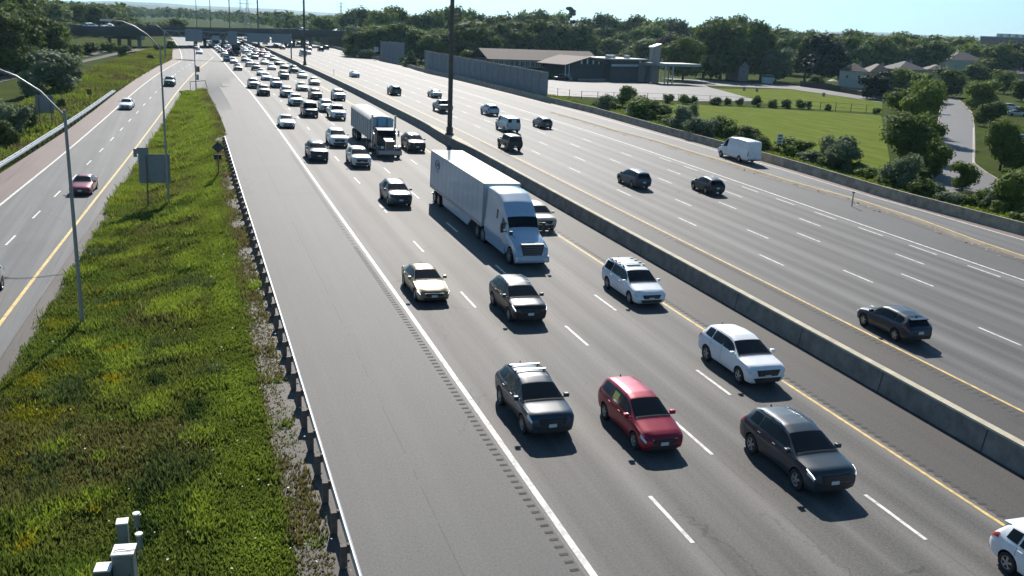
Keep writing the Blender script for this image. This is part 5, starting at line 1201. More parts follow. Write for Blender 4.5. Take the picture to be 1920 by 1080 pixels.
M_brickd = mat('dark_brick', (.055, .06, .065), .85, var=.25, scale=1.2, bump=.3); M_roofb = mat('brown_shingle', (.065, .04, .034), .85, var=.2, scale=1.5, bump=.3)
M_trimw = mat('white_trim', (.6, .62, .62), .5); M_stone = mat('pale_stone', (.27, .26, .25), .8, var=.15, scale=.8); M_pane = mat('window_pane', (.03, .04, .05), .1, coat=.5)
def site(pl, pr, name, label, cat, group=None):
    """Empty at the left front foot; returns it with the width of the front, and metres per pixel"""
    s0, t0 = G(*pl); s1, t1 = G(*pr); A = WG(s0, t0); Bq = WG(s1, t1); o = empty(name, label=label, cat=cat, group=group); frame_obj(o, A, Bq)
    return o, (Bq - A).to_2d().length, mpx((s0 + s1) / 2, (t0 + t1) / 2)
def window_unit(parent, x0, x1, z0, z1, y, frame=M_trimw, pane=M_pane, d=.06):
    b = MB(); t_ = .09
    b.box(x0, x1, y - d, y, z0, z0 + t_); b.box(x0, x1, y - d, y, z1 - t_, z1); b.box(x0, x0 + t_, y - d, y, z0 + t_, z1 - t_); b.box(x1 - t_, x1, y - d, y, z0 + t_, z1 - t_)
    xm = (x0 + x1) / 2; b.box(xm - .03, xm + .03, y - d, y, z0 + t_, z1 - t_)
    f = b.build('window', frame, parent); b = MB(); b.box(x0 + t_, x1 - t_, y - .02, y - .01, z0 + t_, z1 - t_); b.build('pane', pane, f); return f
def gable_roof(b, x0, x1, y0, y1, z, h, ov=.4, along='x', th=.18):
    if along == 'x':
        ym = (y0 + y1) / 2; b.prism([(y0 - ov, z - .05), (ym, z + h), (y1 + ov, z - .05), (y1 + ov, z - .05 - th), (ym, z + h - th), (y0 - ov, z - .05 - th)], x0 - ov, x1 + ov, 'x')
    else:
        xm = (x0 + x1) / 2; b.prism([(x0 - ov, z - .05), (xm, z + h), (x1 + ov, z - .05), (x1 + ov, z - .05 - th), (xm, z + h - th), (x0 - ov, z - .05 - th)], y0 - ov, y1 + ov, 'y')
def hip_roof(b, x0, x1, y0, y1, z, h, ov=.45):
    x0 -= ov; x1 += ov; y0 -= ov; y1 += ov; i = min(x1 - x0, y1 - y0) / 2 * .98
    if x1 - x0 > y1 - y0: r0, r1 = (x0 + i, (y0 + y1) / 2), (x1 - i, (y0 + y1) / 2)
    else: r0, r1 = ((x0 + x1) / 2, y0 + i), ((x0 + x1) / 2, y1 - i)
    b.add([(x0, y0, z), (x1, y0, z), (x1, y1, z), (x0, y1, z), (r0[0], r0[1], z + h), (r1[0], r1[1], z + h)],
          [(3, 2, 1, 0), (0, 1, 5, 4), (2, 3, 4, 5), (1, 2, 5), (3, 0, 4)] if x1 - x0 > y1 - y0 else [(3, 2, 1, 0), (0, 1, 4), (1, 2, 5, 4), (2, 3, 5), (3, 0, 4, 5)])
# the long hall with the brown roof
def hgt(pl, y): return height_at(*G(*pl), y)
o, w_, m_ = site((915, 141), (1122, 149), 'hall_building', 'long low hall with brown shingle roof and white framed windows beside the parking lot', 'building')
e = hgt((1040, 147), 116.5); rg = hgt((1040, 147), 94) - e
b = MB(); b.box(0, w_, 0, 16, -1, e); b.build('wall', M_brickd, o)
b = MB(); gable_roof(b, 0, w_, 0, 16, e, rg * .8); b.build('roof', M_roofb, o)
b = MB(); b.box(0, w_, -.04, -.003, e * .52, e * .98); fr = b.build('white_band', mat('band_grey', (.20, .22, .23), .7), o)
n = 22
for k in range(n): x = w_ * (k + .5) / n; window_unit(o, x - .62, x + .62, e * .56, e * .93, -.05)
# gabled porch building
o, w_, m_ = site((1070, 151), (1143, 152), 'gabled_building', 'dark brick building with a low front gable and white porch beside the tower', 'building')
e = hgt((1100, 152), 122); ap = hgt((1100, 152), 107) - e; x0 = -2.8
b = MB(); b.box(0, w_, 0, 12, -1, e); b.add([(x0, -.01, e), (w_ + .3, -.01, e), ((x0 + w_) / 2, -.01, e + ap * .95), (x0, 11, e), (w_ + .3, 11, e), ((x0 + w_) / 2, 11, e + ap * .95)], [(0, 1, 2), (3, 5, 4), (0, 2, 5, 3), (1, 4, 5, 2)]); b.build('wall', M_brickd, o)
b = MB(); gable_roof(b, x0, w_, -.6, 12, e, ap, .35, 'y', .22); b.build('roof', mat('pinkish_shingle', (.13, .095, .085), .85, var=.15, scale=2), o)
for k in range(7):
    u = (k + 1) / 8; x = lerp(x0, w_, .3 + .5 * u); zz = e + ap * (1 - abs((x - (x0 + w_) / 2)) / ((w_ - x0) / 2)) * .72
    if zz > e + .3: b = MB(); b.box(x - .25, x + .25, -.06, -.02, e + .12, zz); b.build('gable_window', M_pane if k % 2 else M_trimw, o)
for x in (x0 + .2, x0 + 1.6): b = MB(); b.box(x - .09, x + .09, -.5, -.32, -.2, e - .05); b.build('porch_column', M_trimw, o)
b = MB(); b.box(x0, .0, -.5, 3, -.3, .9); b.build('porch_floor', M_stone, o)
b = MB()
for k in range(9): x = x0 - 2.6 + k * .55; zb_ = max(-.1, .9 + min(0, (x - x0)) * .45); b.box(x - .03, x + .03, -.9, -.84, zb_, zb_ + 1.0)
b.box(x0 - 2.6, x0 + 1.9, -.9, -.84, 1.75, 1.82); b.build('railing', M_trimw, o)
b = MB(); b.box(w_ * .15, w_ * .95, -.5, -.2, -.2, .5); b.build('planter', M_stone, o)
# flat-roofed block
o, w_, m_ = site((1143, 153), (1212, 154), 'flat_roofed_building', 'dark flat roofed block with a strip of high windows left of the tower', 'building')
e = hgt((1175, 153), 113)
wS = w_ * .76
b = MB(); b.box(0, wS, 0, 14, -1, e); b.build('wall', M_brickd, o)
b = MB(); b.box(wS + .005, w_, 0, 9, -1, e - .6); b.build('pale_wall', M_stone, o)
b = MB(); b.box(-.3, w_ + .1, -.3, 14.3, e + .003, e + .35); b.build('roof', mat('grey_fascia', (.30, .34, .34), .6), o)
b = MB(); b.box(.3, wS - .3, -.05, -.003, e * .70, e * .80)
for k in range(12): pass
b.build('window_strip', mat('window_strip_pale', (.42, .46, .48), .3), o)
for x in (1.5, 3.2, 9): b = MB(); b.box(x - .7, x + .5, 2, 3.4, e + .36, e + 1.25); b.build('roof_unit', M_galv, o)
# entrance tower and canopy
o, w_, m_ = site((1221, 155), (1234, 155.5), 'tower', 'slim pale stone tower with a slanted top beside the canopy', 'tower')
e = hgt((1228, 155), 84); b = MB(); b.prism([(0, -1), (w_, -1), (w_, e), (0, e - .7)], 0, 2.4, 'y'); b.build('shaft', M_stone, o)
b = MB(); b.prism([(-.35, e - .95), (w_ + .1, e + .05), (w_ + .1, e + .32), (-.35, e - .62)], -.2, 2.6, 'y'); b.build('slanted_cap', M_trimw, o)
o, w_, m_ = site((1238, 158), (1312, 160), 'canopy', 'flat entrance canopy on thin posts right of the tower', 'canopy')
e = hgt((1270, 159), 125.5); b = MB(); b.box(-.6, w_, 0, 9, e, e + .75); b.build('roof', mat('grey_fascia', (.30, .34, .34)), o)
for px in (1250, 1258, 1268): x = (px - 1238) * m_; b = MB(); b.box(x - .13, x + .13, .4, .66, -.3, e); b.build('post', M_trimw if px != 1258 else M_stone, o)
b = MB(); b.box(-2.6, -.8, 4, 4.3, -.3, e); b.build('back_wall', M_brickd, o)
# parked cars at the hall, distant right
def parked(px, py, paint, label, ang, kind='sedan'):
    r = copy_tree(PROTO[(kind, 1)]) if (kind, 1) in PROTO else make_car(kind, 'parked_car', paint, lod=1); repaint(r, paint); r.name = 'parked_car'
    p = gw(px, py, .05); r.matrix_world = Matrix.Translation(p) @ Matrix.Rotation(ang, 4, 'Z'); tag(r, label, 'car', 'parked cars at right'); 
parked(1053, 151, 'black', 'black car parked in front of the hall porch', .2)
parked(1893, 207, 'white', 'white SUV parked among the trees at the right edge', -.4, 'suv')
parked(1905, 218, 'silver', 'silver sedan parked just in front of the white SUV at the right edge', -.4)
parked(1910, 268, 'darkgrey', 'dark car parked between street trees at the right border', .9)
# houses
def house(pl, pr, ye, yr, depth, wallc, roofc, label, roof='hip', wins=2, name='house'):
    o, w_, m_ = site(pl, pr, name, label, 'house', 'houses at right'); e = hgt(pl, ye); r = max(.8, hgt(pl, yr) - e)
    wm = mat('siding_' + wallc[0], wallc[1], .8, var=.06, scale=1); b = MB(); b.box(0, w_, 0, depth, -2, e)
    if roof == 'gable': b.add([(0, -.001, e), (w_, -.001, e), (w_ / 2, -.001, e + r * .96), (0, depth, e), (w_, depth, e), (w_ / 2, depth, e + r * .96)], [(0, 1, 2), (3, 5, 4), (0, 2, 5, 3), (1, 4, 5, 2)])
    b.build('wall', wm, o); b = MB()
    if roof == 'gable': gable_roof(b, 0, w_, 0, depth, e, r, .35, 'y')
    else: hip_roof(b, 0, w_, 0, depth, e, r)
    rf = b.build('roof', mat('shingle_' + roofc[0], roofc[1], .85, var=.2, scale=2), o)
    b = MB(); b.box(w_ * .7, w_ * .7 + .6, depth * .5, depth * .5 + .6, e + r * .4, e + r + .5); b.build('chimney', M_stone, rf)
    for k in range(wins): x = w_ * (k + .7) / (wins + .4); window_unit(o, x - .45, x + .45, e * .55, e * .55 + 1.1, -.003)
    return o
cream = ('cream', (.52, .50, .44)); whiteS = ('white', (.52, .56, .62)); tan = ('tan', (.26, .22, .18)); greyR = ('grey', (.07, .065, .068)); brR = ('brown', (.08, .06, .055)); redR = ('reddish', (.13, .08, .07))
house((1122, 106), (1152, 107), 82, 68, 12, whiteS, brR, 'white gabled house half hidden in the trees behind the hall', 'gable')
house((1152.5, 107), (1166, 108), 86, 74, 8, whiteS, brR, 'low white wing attached beside the gabled house behind the hall', 'hip', 1)
house((1571, 163), (1622, 166), 132, 118, 12, cream, brR, 'cream house with brown hip roof at the end of the lawn', 'hip', 2)
house((1628, 162), (1672, 164), 135, 120, 12, tan, brR, 'brown roofed house just right of the cream house', 'hip', 1)
house((1680, 158), (1735, 160), 130, 115, 13, tan, greyR, 'grey roofed house behind the round tree', 'hip', 2)
house((1737, 156), (1775, 158), 130, 121, 12, tan, greyR, 'low grey roofed house right of the larger grey roof', 'hip', 1)
house((1648, 130), (1683, 132), 111, 103, 10, tan, redR, 'distant house with pinkish roof above the cream house', 'hip', 1)
house((1775, 143), (1842, 146), 112, 97, 14, cream, greyR, 'large pale house with grey roof among the trees, right side', 'hip', 3)
house((1862, 150), (1915, 154), 135, 126, 12, tan, redR, 'low reddish roofed house near the right border', 'hip', 1)
house((1384, 152), (1402, 152.5), 125, 114, 9, ('pinkish', (.3, .26, .24)), brR, 'small pinkish house glimpsed between dark trees', 'gable', 1)
# apartment block at the right edge
s, t = 0, 0
A = W(*[420 * math.sin(YAW + .492), 420 * math.cos(YAW + .492), 0][:2], -2); 
o = empty('apartment_building', label='distant flat roofed apartment block rising above the trees at the right border', cat='building')
P0 = at_height(1872, 80, 8.); P1 = at_height(1960, 83, 8.)
if (P0 - Vector(RW @ np.array([0, 0, CAMH]))).length > 1500 or (P0 - co.location).length < 50: pass
dv = RW @ ray(1873, 80); dv[2] = 0; dv /= np.linalg.norm(dv); dw = RW @ ray(1960, 80); dw[2] = 0; dw /= np.linalg.norm(dw)
P0 = Vector(dv * 620); P1 = Vector(dw * 640); P0.z = P1.z = -12; frame_obj(o, P0, P1); w_ = (P1 - P0).length; ztop = CAMH + (75 - 63) * 620 / F_ + 12
b = MB(); b.box(0, w_, 0, 15, 0, ztop); b.build('wall', mat('apartment_brick', (.30, .22, .22), .8, var=.1), o)
b = MB(); b.box(-.3, w_ + .3, -.3, 15.3, ztop + .003, ztop + .5); b.build('roof', M_galv, o)
for k in range(5): b = MB(); b.box(3 + k * 5, 5.4 + k * 5, 3, 6, ztop + .51, ztop + 2.2); b.build('roof_unit', M_galv, o)
for f in range(5):
    for k in range(10): window_unit(o, 1 + k * 3, 2.6 + k * 3, ztop - 3 - f * 3, ztop - 1.4 - f * 3, -.003)
# fences
def fence(pix, h, name, label, m, gap=3.0, rails=2, solid=False):
    pts = poly(pix); o = empty(name, WG(*pts[0]), label, 'fence')
    for a, c in zip(pts[:-1], pts[1:]):
        A = WG(*a) - o.location; Bq = WG(*c) - o.location; Ld = (Bq - A).length; n = max(1, int(Ld / gap)); d = (Bq - A) / n; u = d.normalized(); nr = Vector((-u.y, u.x, 0))
        for k in range(n):
            p = A + d * k; q = p + d
            b = MB(); b.box(-.05, .05, -.05, .05, -.4, h + .05); x = b.build('post', m, o); x.location = p
            b = MB()
            if solid:
                up = Vector((0, 0, h)); b.add([p + nr * .03, q + nr * .03, q + nr * .03 + up, p + nr * .03 + up, p - nr * .03, q - nr * .03, q - nr * .03 + up, p - nr * .03 + up], [(0, 1, 2, 3), (7, 6, 5, 4), (0, 1, 5, 4), (1, 2, 6, 5), (2, 3, 7, 6), (3, 0, 4, 7)])
            else:
                for j in range(rails): z = Vector((0, 0, h * (j + .5) / rails + (h * .25 if rails < 3 else 0))); b.tube([p + z, q + z], .025, 5)
                b.tube([p + Vector((0, 0, .1)), q + Vector((0, 0, h))], .008, 3); b.tube([p + Vector((0, 0, h)), q + Vector((0, 0, .1))], .008, 3)
            b.build('fence_panel', m, o)
    return o
M_fg = mat('fence_grey_metal', (.18, .19, .18), .6, .4)
fence([(1003, 174), (1090, 186), (1180, 189)], 1.6, 'chain_fence', 'wire fence along the front of the parking lot', M_fg, 3.2)
fence([(1184, 190), (1300, 194), (1420, 200), (1480, 204), (1652, 214)], 1.8, 'chain_fence', 'wire fence overgrown with small bushes between the two lawns', M_fg, 3.2)
fence([(1500, 162), (1575, 172), (1640, 184), (1662, 186)], 1.7, 'wooden_fence', 'dark board fence behind the far lawn in front of the houses', mat('dark_fence_wood', (.045, .04, .04), .85), 2.4, solid=True)
# patio umbrella, shed, small things
o = empty('patio_umbrella', gw(1560, 165), 'pale patio umbrella above the board fence left of the cream house', 'umbrella'); b = MB(); b.tube([(0, 0, 0), (0, 0, 2.6)], .03, 6); b.build('pole', M_galv, o)
b = MB(); n = 8; b.add([(0, 0, 2.9)] + [(1.7 * math.cos(2 * math.pi * k / n), 1.7 * math.sin(2 * math.pi * k / n), 2.25) for k in range(n)], [(0, 1 + k, 1 + (k + 1) % n) for k in range(n)]); b.build('canopy', mat('canvas_beige', (.42, .38, .35), .8), o)
o, w_, m_ = site((1429, 156), (1449, 157), 'garden_shed', 'small white and teal shed at the edge of the driveway', 'shed'); e = hgt((1429, 156), 143); b = MB(); b.box(0, w_, 0, 2.5, -.5, e); b.build('wall', mat('shed_white', (.5, .58, .6), .6), o); b = MB(); gable_roof(b, 0, w_, 0, 2.5, e, .6, .2); b.build('roof', mat('shed_teal', (.05, .13, .13), .6), o)
for px, py, lab in ((1395, 170, 'left small stone pillar on the driveway edge'), (1419, 172, 'second small stone pillar on the driveway edge'), (1544, 181, 'stone pillar on the driveway beyond the lawn')):
    o = empty('stone_pillar', gw(px, py), lab, 'pillar', 'small stone pillars along the driveway'); b = MB(); b.box(-.25, .25, -.25, .25, -.2, .9); b.build('shaft', M_stone, o); b = MB(); b.box(-.32, .32, -.32, .32, .903, 1.05); b.build('cap', M_concd, o)

# ================================================================== LEFT: RAILWAY
M_ballast = asphalt('ballast', .07, warm=(1.08, 1, 1.02), patch=.1)
def track(pixA, pixB, w=3.6):
    la, lb_ = G(*pixA), G(*pixB)
    f = lambda t: la[0] + (lb_[0] - la[0]) * (t - la[1]) / (lb_[1] - la[1])
    band('railway_bed', lambda t: f(t) - w / 2, lambda t: f(t) + w / 2, min(la[1], lb_[1]) - 20, 330, M_ballast, .08, 5, 1)
    for off in (-.72, .72):
        o = profile_run('railway_track', [(-.04, .08), (-.04, .24), (.04, .24), (.04, .08)], lambda t: f(t) + off, min(la[1], lb_[1]) - 20, 330, 6, mat('rail_steel', (.28, .24, .22), .4, .6)); o['kind'] = 'structure'
track((25, 144), (232, 98)); track((0, 137), (190, 98), 3.4)

# ================================================================== VEGETATION
def quads_mesh(name, C, Nn, size, m, parent=None, aspect=1.3, kind=None, extra=None, cols=None):
    """many separate small leaf faces: centres C (n,3), facing Nn, half-size per leaf"""
    n = len(C); up = rnd.normal(size=(n, 3)); a = np.cross(Nn, up); a /= np.linalg.norm(a, axis=1)[:, None] + 1e-9; b = np.cross(Nn, a); b /= np.linalg.norm(b, axis=1)[:, None] + 1e-9
    sz = size[:, None]; V = np.empty((n, 4, 3)); V[:, 0] = C - a * sz * aspect; V[:, 1] = C - b * sz * .8; V[:, 2] = C + a * sz * aspect; V[:, 3] = C + b * sz * .8
    V = V.reshape(-1, 3); F = np.arange(n * 4).reshape(-1, 4); me = bpy.data.meshes.new(name)
    if extra is not None: ev, ef = extra; F2 = np.array(ef) + len(V); V = np.vstack([V, ev])
    me.vertices.add(len(V)); me.vertices.foreach_set('co', V.ravel())
    loops = F.ravel(); starts = np.arange(0, n * 4, 4); tot = np.full(n, 4)
    if extra is not None: loops = np.concatenate([loops, F2.ravel()]); starts = np.concatenate([starts, n * 4 + np.arange(0, len(F2) * 3, 3)]); tot = np.concatenate([tot, np.full(len(F2), 3)])
    me.loops.add(len(loops)); me.loops.foreach_set('vertex_index', loops); me.polygons.add(len(starts)); me.polygons.foreach_set('loop_start', starts); me.polygons.foreach_set('loop_total', tot)
    me.materials.append(m); me.update(calc_edges=True); me.validate()
    if cols is not None:
        ca = me.color_attributes.new('tint', 'FLOAT_COLOR', 'POINT'); cc = np.ones((len(V), 4)); cc[:n * 4, :3] = np.repeat(cols, 4, axis=0); ca.data.foreach_set('color', cc.ravel())
    o = bpy.data.objects.new(name, me); COL.objects.link(o); o.parent = parent
    if kind: o['kind'] = kind
    return o
def ico(sub=2):
    bm = bmesh.new(); bmesh.ops.create_icosphere(bm, subdivisions=sub, radius=1); v = np.array([x.co[:] for x in bm.verts]); f = np.array([[q.index for q in x.verts] for x in bm.faces]); bm.free(); return v, f
ICOV, ICOF = ico(2)
def crown_data(shape, n, seed):
    """unit tree: foot at 0, height 1, crown half width about .5 (scaled later); returns leaves and an inner core"""
    r = np.random.RandomState(seed); lobes = []
    if shape == 'round':
        for k in range(18):
            a = r.uniform(0, 2 * math.pi); q = r.uniform(.05, .33); z = r.uniform(.20, .84); q *= math.sqrt(max(.15, 1 - ((z - .5) / .42) ** 2)); lobes.append((q * math.cos(a), q * math.sin(a), z, r.uniform(.14, .22)))
    elif shape == 'tall':
        for k in range(14):
            a = r.uniform(0, 2 * math.pi); z = r.uniform(.22, .88); q = r.uniform(.0, .22) * (1.1 - z); lobes.append((q * math.cos(a) * 1.6, q * math.sin(a) * 1.6, z, r.uniform(.12, .20) * (1.25 - .6 * z)))
    elif shape == 'bush':
        for k in range(12):
            a = r.uniform(0, 2 * math.pi); q = r.uniform(.05, .33); z = r.uniform(.15, .78) * (1.1 - q); lobes.append((q * math.cos(a), q * math.sin(a), z, r.uniform(.15, .25)))
    elif shape == 'conifer':
        for k in range(16):
            z = .08 + .88 * k / 16; lobes.append((r.uniform(-.03, .03), r.uniform(-.03, .03), z, .30 * (1.02 - z) + .02))
    elif shape == 'open':
        for k in range(11):
            z = .40 + .055 * k; a = r.uniform(0, 6.28); q = r.uniform(.12, .30) * (1.25 - z); lobes.append((q * math.cos(a), q * math.sin(a), z, .10))
    lobes = np.array(lobes); w = lobes[:, 3] ** 2; idx = r.choice(len(lobes), n, p=w / w.sum()); d = r.normal(size=(n, 3)); d /= np.linalg.norm(d, axis=1)[:, None]
    flat = np.array([1, 1, {'conifer': .35, 'open': .22}.get(shape, .78)]); rad = lobes[idx, 3] * (.72 + .42 * r.rand(n) ** .7) 
    rad *= 1 + .18 * np.sin(d[:, 0] * 7 + idx) * np.sin(d[:, 2] * 6 + idx * 2)
    C = lobes[idx, :3] + d * rad[:, None] * flat; Nn = d + r.normal(size=(n, 3)) * .55 + np.array([0, 0, .25]); Nn /= np.linalg.norm(Nn, axis=1)[:, None]
    ev = []; ef = []; k = 0
    if shape != 'open':
        for lx, ly, lz, lr in lobes:
            jit = 1 + .12 * r.normal(size=(len(ICOV), 1)); ev.append(np.array([lx, ly, lz]) + ICOV * jit * lr * .72 * flat); ef.append(ICOF + k); k += len(ICOV)
        return C, Nn, (np.vstack(ev), np.vstack(ef))
    return C, Nn, None
CROWNS = {}
def get_crown(shape, var, big):
    key = (shape, var, big)
    if key not in CROWNS:
        n = {2: 5200, 1: 2600, 0: 900}[big]; C, Nn, ex = crown_data(shape, n, hash((shape == 'round', shape == 'tall', var)) % 1000 + var * 17 + len(shape)); r = np.random.RandomState(var + 5)
        sz = {2: .018, 1: .025, 0: .040}[big]
        o = quads_mesh('crown', C, Nn, r.uniform(.7, 1.35, len(C)) * sz, FOL['mid'], extra=ex); CROWNS[key] = o.data; bpy.data.objects.remove(o)
    return CROWNS[key]
def trunk_mesh(var):
    key = ('trunk', var)
    if key not in CROWNS:
        r = random.Random(var); b = MB(); b.tube([(0, 0, -.03), (.005, 0, .2), (-.005, .01, .45), (0, 0, .7)], [.028, .02, .015, .006], 8)
        for k in range(5):
            a = r.uniform(0, 6.28); z = r.uniform(.2, .45); b.tube([(0, 0, z), (.12 * math.cos(a), .12 * math.sin(a), z + .14), (.22 * math.cos(a), .22 * math.sin(a), z + .26)], [.012, .008, .003], 5)
        o = b.build('trunk', M_bark, None, smooth=60); CROWNS[key] = o.data; bpy.data.objects.remove(o)
    return CROWNS[key]
FOLN = {'dark': 'dark green', 'mid': 'green', 'bright': 'yellow green', 'silver': 'silvery green', 'conifer': 'blackish green', 'rust': 'purplish brown'}
tcount = 0
def tree(px, yb, yt, wpx, kind='dark', shape='round', label=None, group=None, name=None, back=0., st=None):
    """stands where column px meets ground row yb; crown top at row yt; crown wpx wide"""
    global tcount; tcount += 1
    s, t = st or G(px, yb)
    if back:
        d = math.hypot(s, t); s, t = s * (d + back) / d, t * (d + back) / d
    h = height_at(s, t, yt) if wpx > 0 else yt; m_ = mpx(s, t); w = wpx * m_ if wpx > 0 else -wpx
    h = min(max(h, .6), 26); w = min(max(w, .5), 22); w = min(w, h * (1.25 if shape == 'round' else 1.7))
    wid = {'round': .84, 'tall': .55, 'bush': 1.0, 'conifer': .62, 'open': .5}[shape]
    px_h = h / m_; big = 2 if px_h > 95 and t < 230 else (1 if px_h > 34 else 0)
    var = tcount % 4
    nm = name or {'bush': 'shrub', 'conifer': 'conifer_tree', 'open': 'pine_tree'}.get(shape, 'broadleaf_tree')
    if shape == 'bush':
        o = bpy.data.objects.new(nm, get_crown(shape, var, big)); COL.objects.link(o); tag(o, label, 'shrub', group); o.location = WG(s, t); cr = o
        o.scale = (w / wid, w / wid, h / .96); o.rotation_euler.z = rnd.uniform(0, 6.28)
    else:
        o = empty(nm, WG(s, t), label, 'tree', group); o.rotation_euler.z = rnd.uniform(0, 6.28)
        cr = bpy.data.objects.new('crown', get_crown(shape, var, big)); COL.objects.link(cr); cr.parent = o; cr.scale = (w / wid, w / wid, h / .98)
        tk = bpy.data.objects.new('trunk', trunk_mesh(var)); COL.objects.link(tk); tk.parent = o; tk.scale = (h, h, h)
    cr.material_slots[0].link = 'OBJECT'; cr.material_slots[0].material = FOL[kind]
    return o
# --- right side, skyline row
SK = [(606, 32, 78), (632, 21, 79), (660, 14, 81), (692, 10, 90), (716, 8, 97), (745, 10, 98), (787, 17, 100), (815, 14, 100), (842, 8, 100), (880, 11, 101), (910, 27, 102), (942, 22, 103), (985, 14, 104), (1010, 16, 105), (1034, 17, 105),
      (1095, 30, 106), (1135, 23, 108), (1160, 30, 108), (1184, 24, 110), (1210, 33, 112), (1247, 29, 112), (1267, 33, 114), (1300, 42, 114), (1330, 28, 116), (1370, 26, 118), (1400, 36, 118), (1425, 45, 118), (1460, 47, 120), (1490, 54, 120), (1512, 55, 120), (1560, 58, 120), (1590, 52, 122), (1617, 58, 122), (1650, 62, 122), (1682, 56, 124), (1716, 61, 124), (1762, 61, 126), (1792, 66, 126), (1830, 70, 128), (1852, 76, 128), (1892, 73, 130), (1925, 76, 132)]
for i, (x, yt, yb) in enumerate(SK):
    tree(x, yb, yt, 64, ['dark', 'dark', 'mid', 'dark', 'mid'][i % 5], 'round', 'tall %s tree in the skyline row %s' % (['dark green', 'dark green', 'mid green', 'dark green', 'mid green'][i % 5], 'behind the noise wall' if x < 900 else ('behind the hall' if x < 1260 else ('behind the houses' if x > 1560 else 'beyond the driveway'))), 'skyline trees beyond the motorway')
    if i % 2 == 0: tree(x + 14, yb - 4, yt + 12, 62, ['mid', 'rust', 'dark'][i % 3], 'round', 'tree filling the row behind the skyline trees', 'skyline trees beyond the motorway', back=25)
tree(1067, 100, 3, 27, 'rust', 'open', 'sparse reddish pine standing clear above the other trees', None)
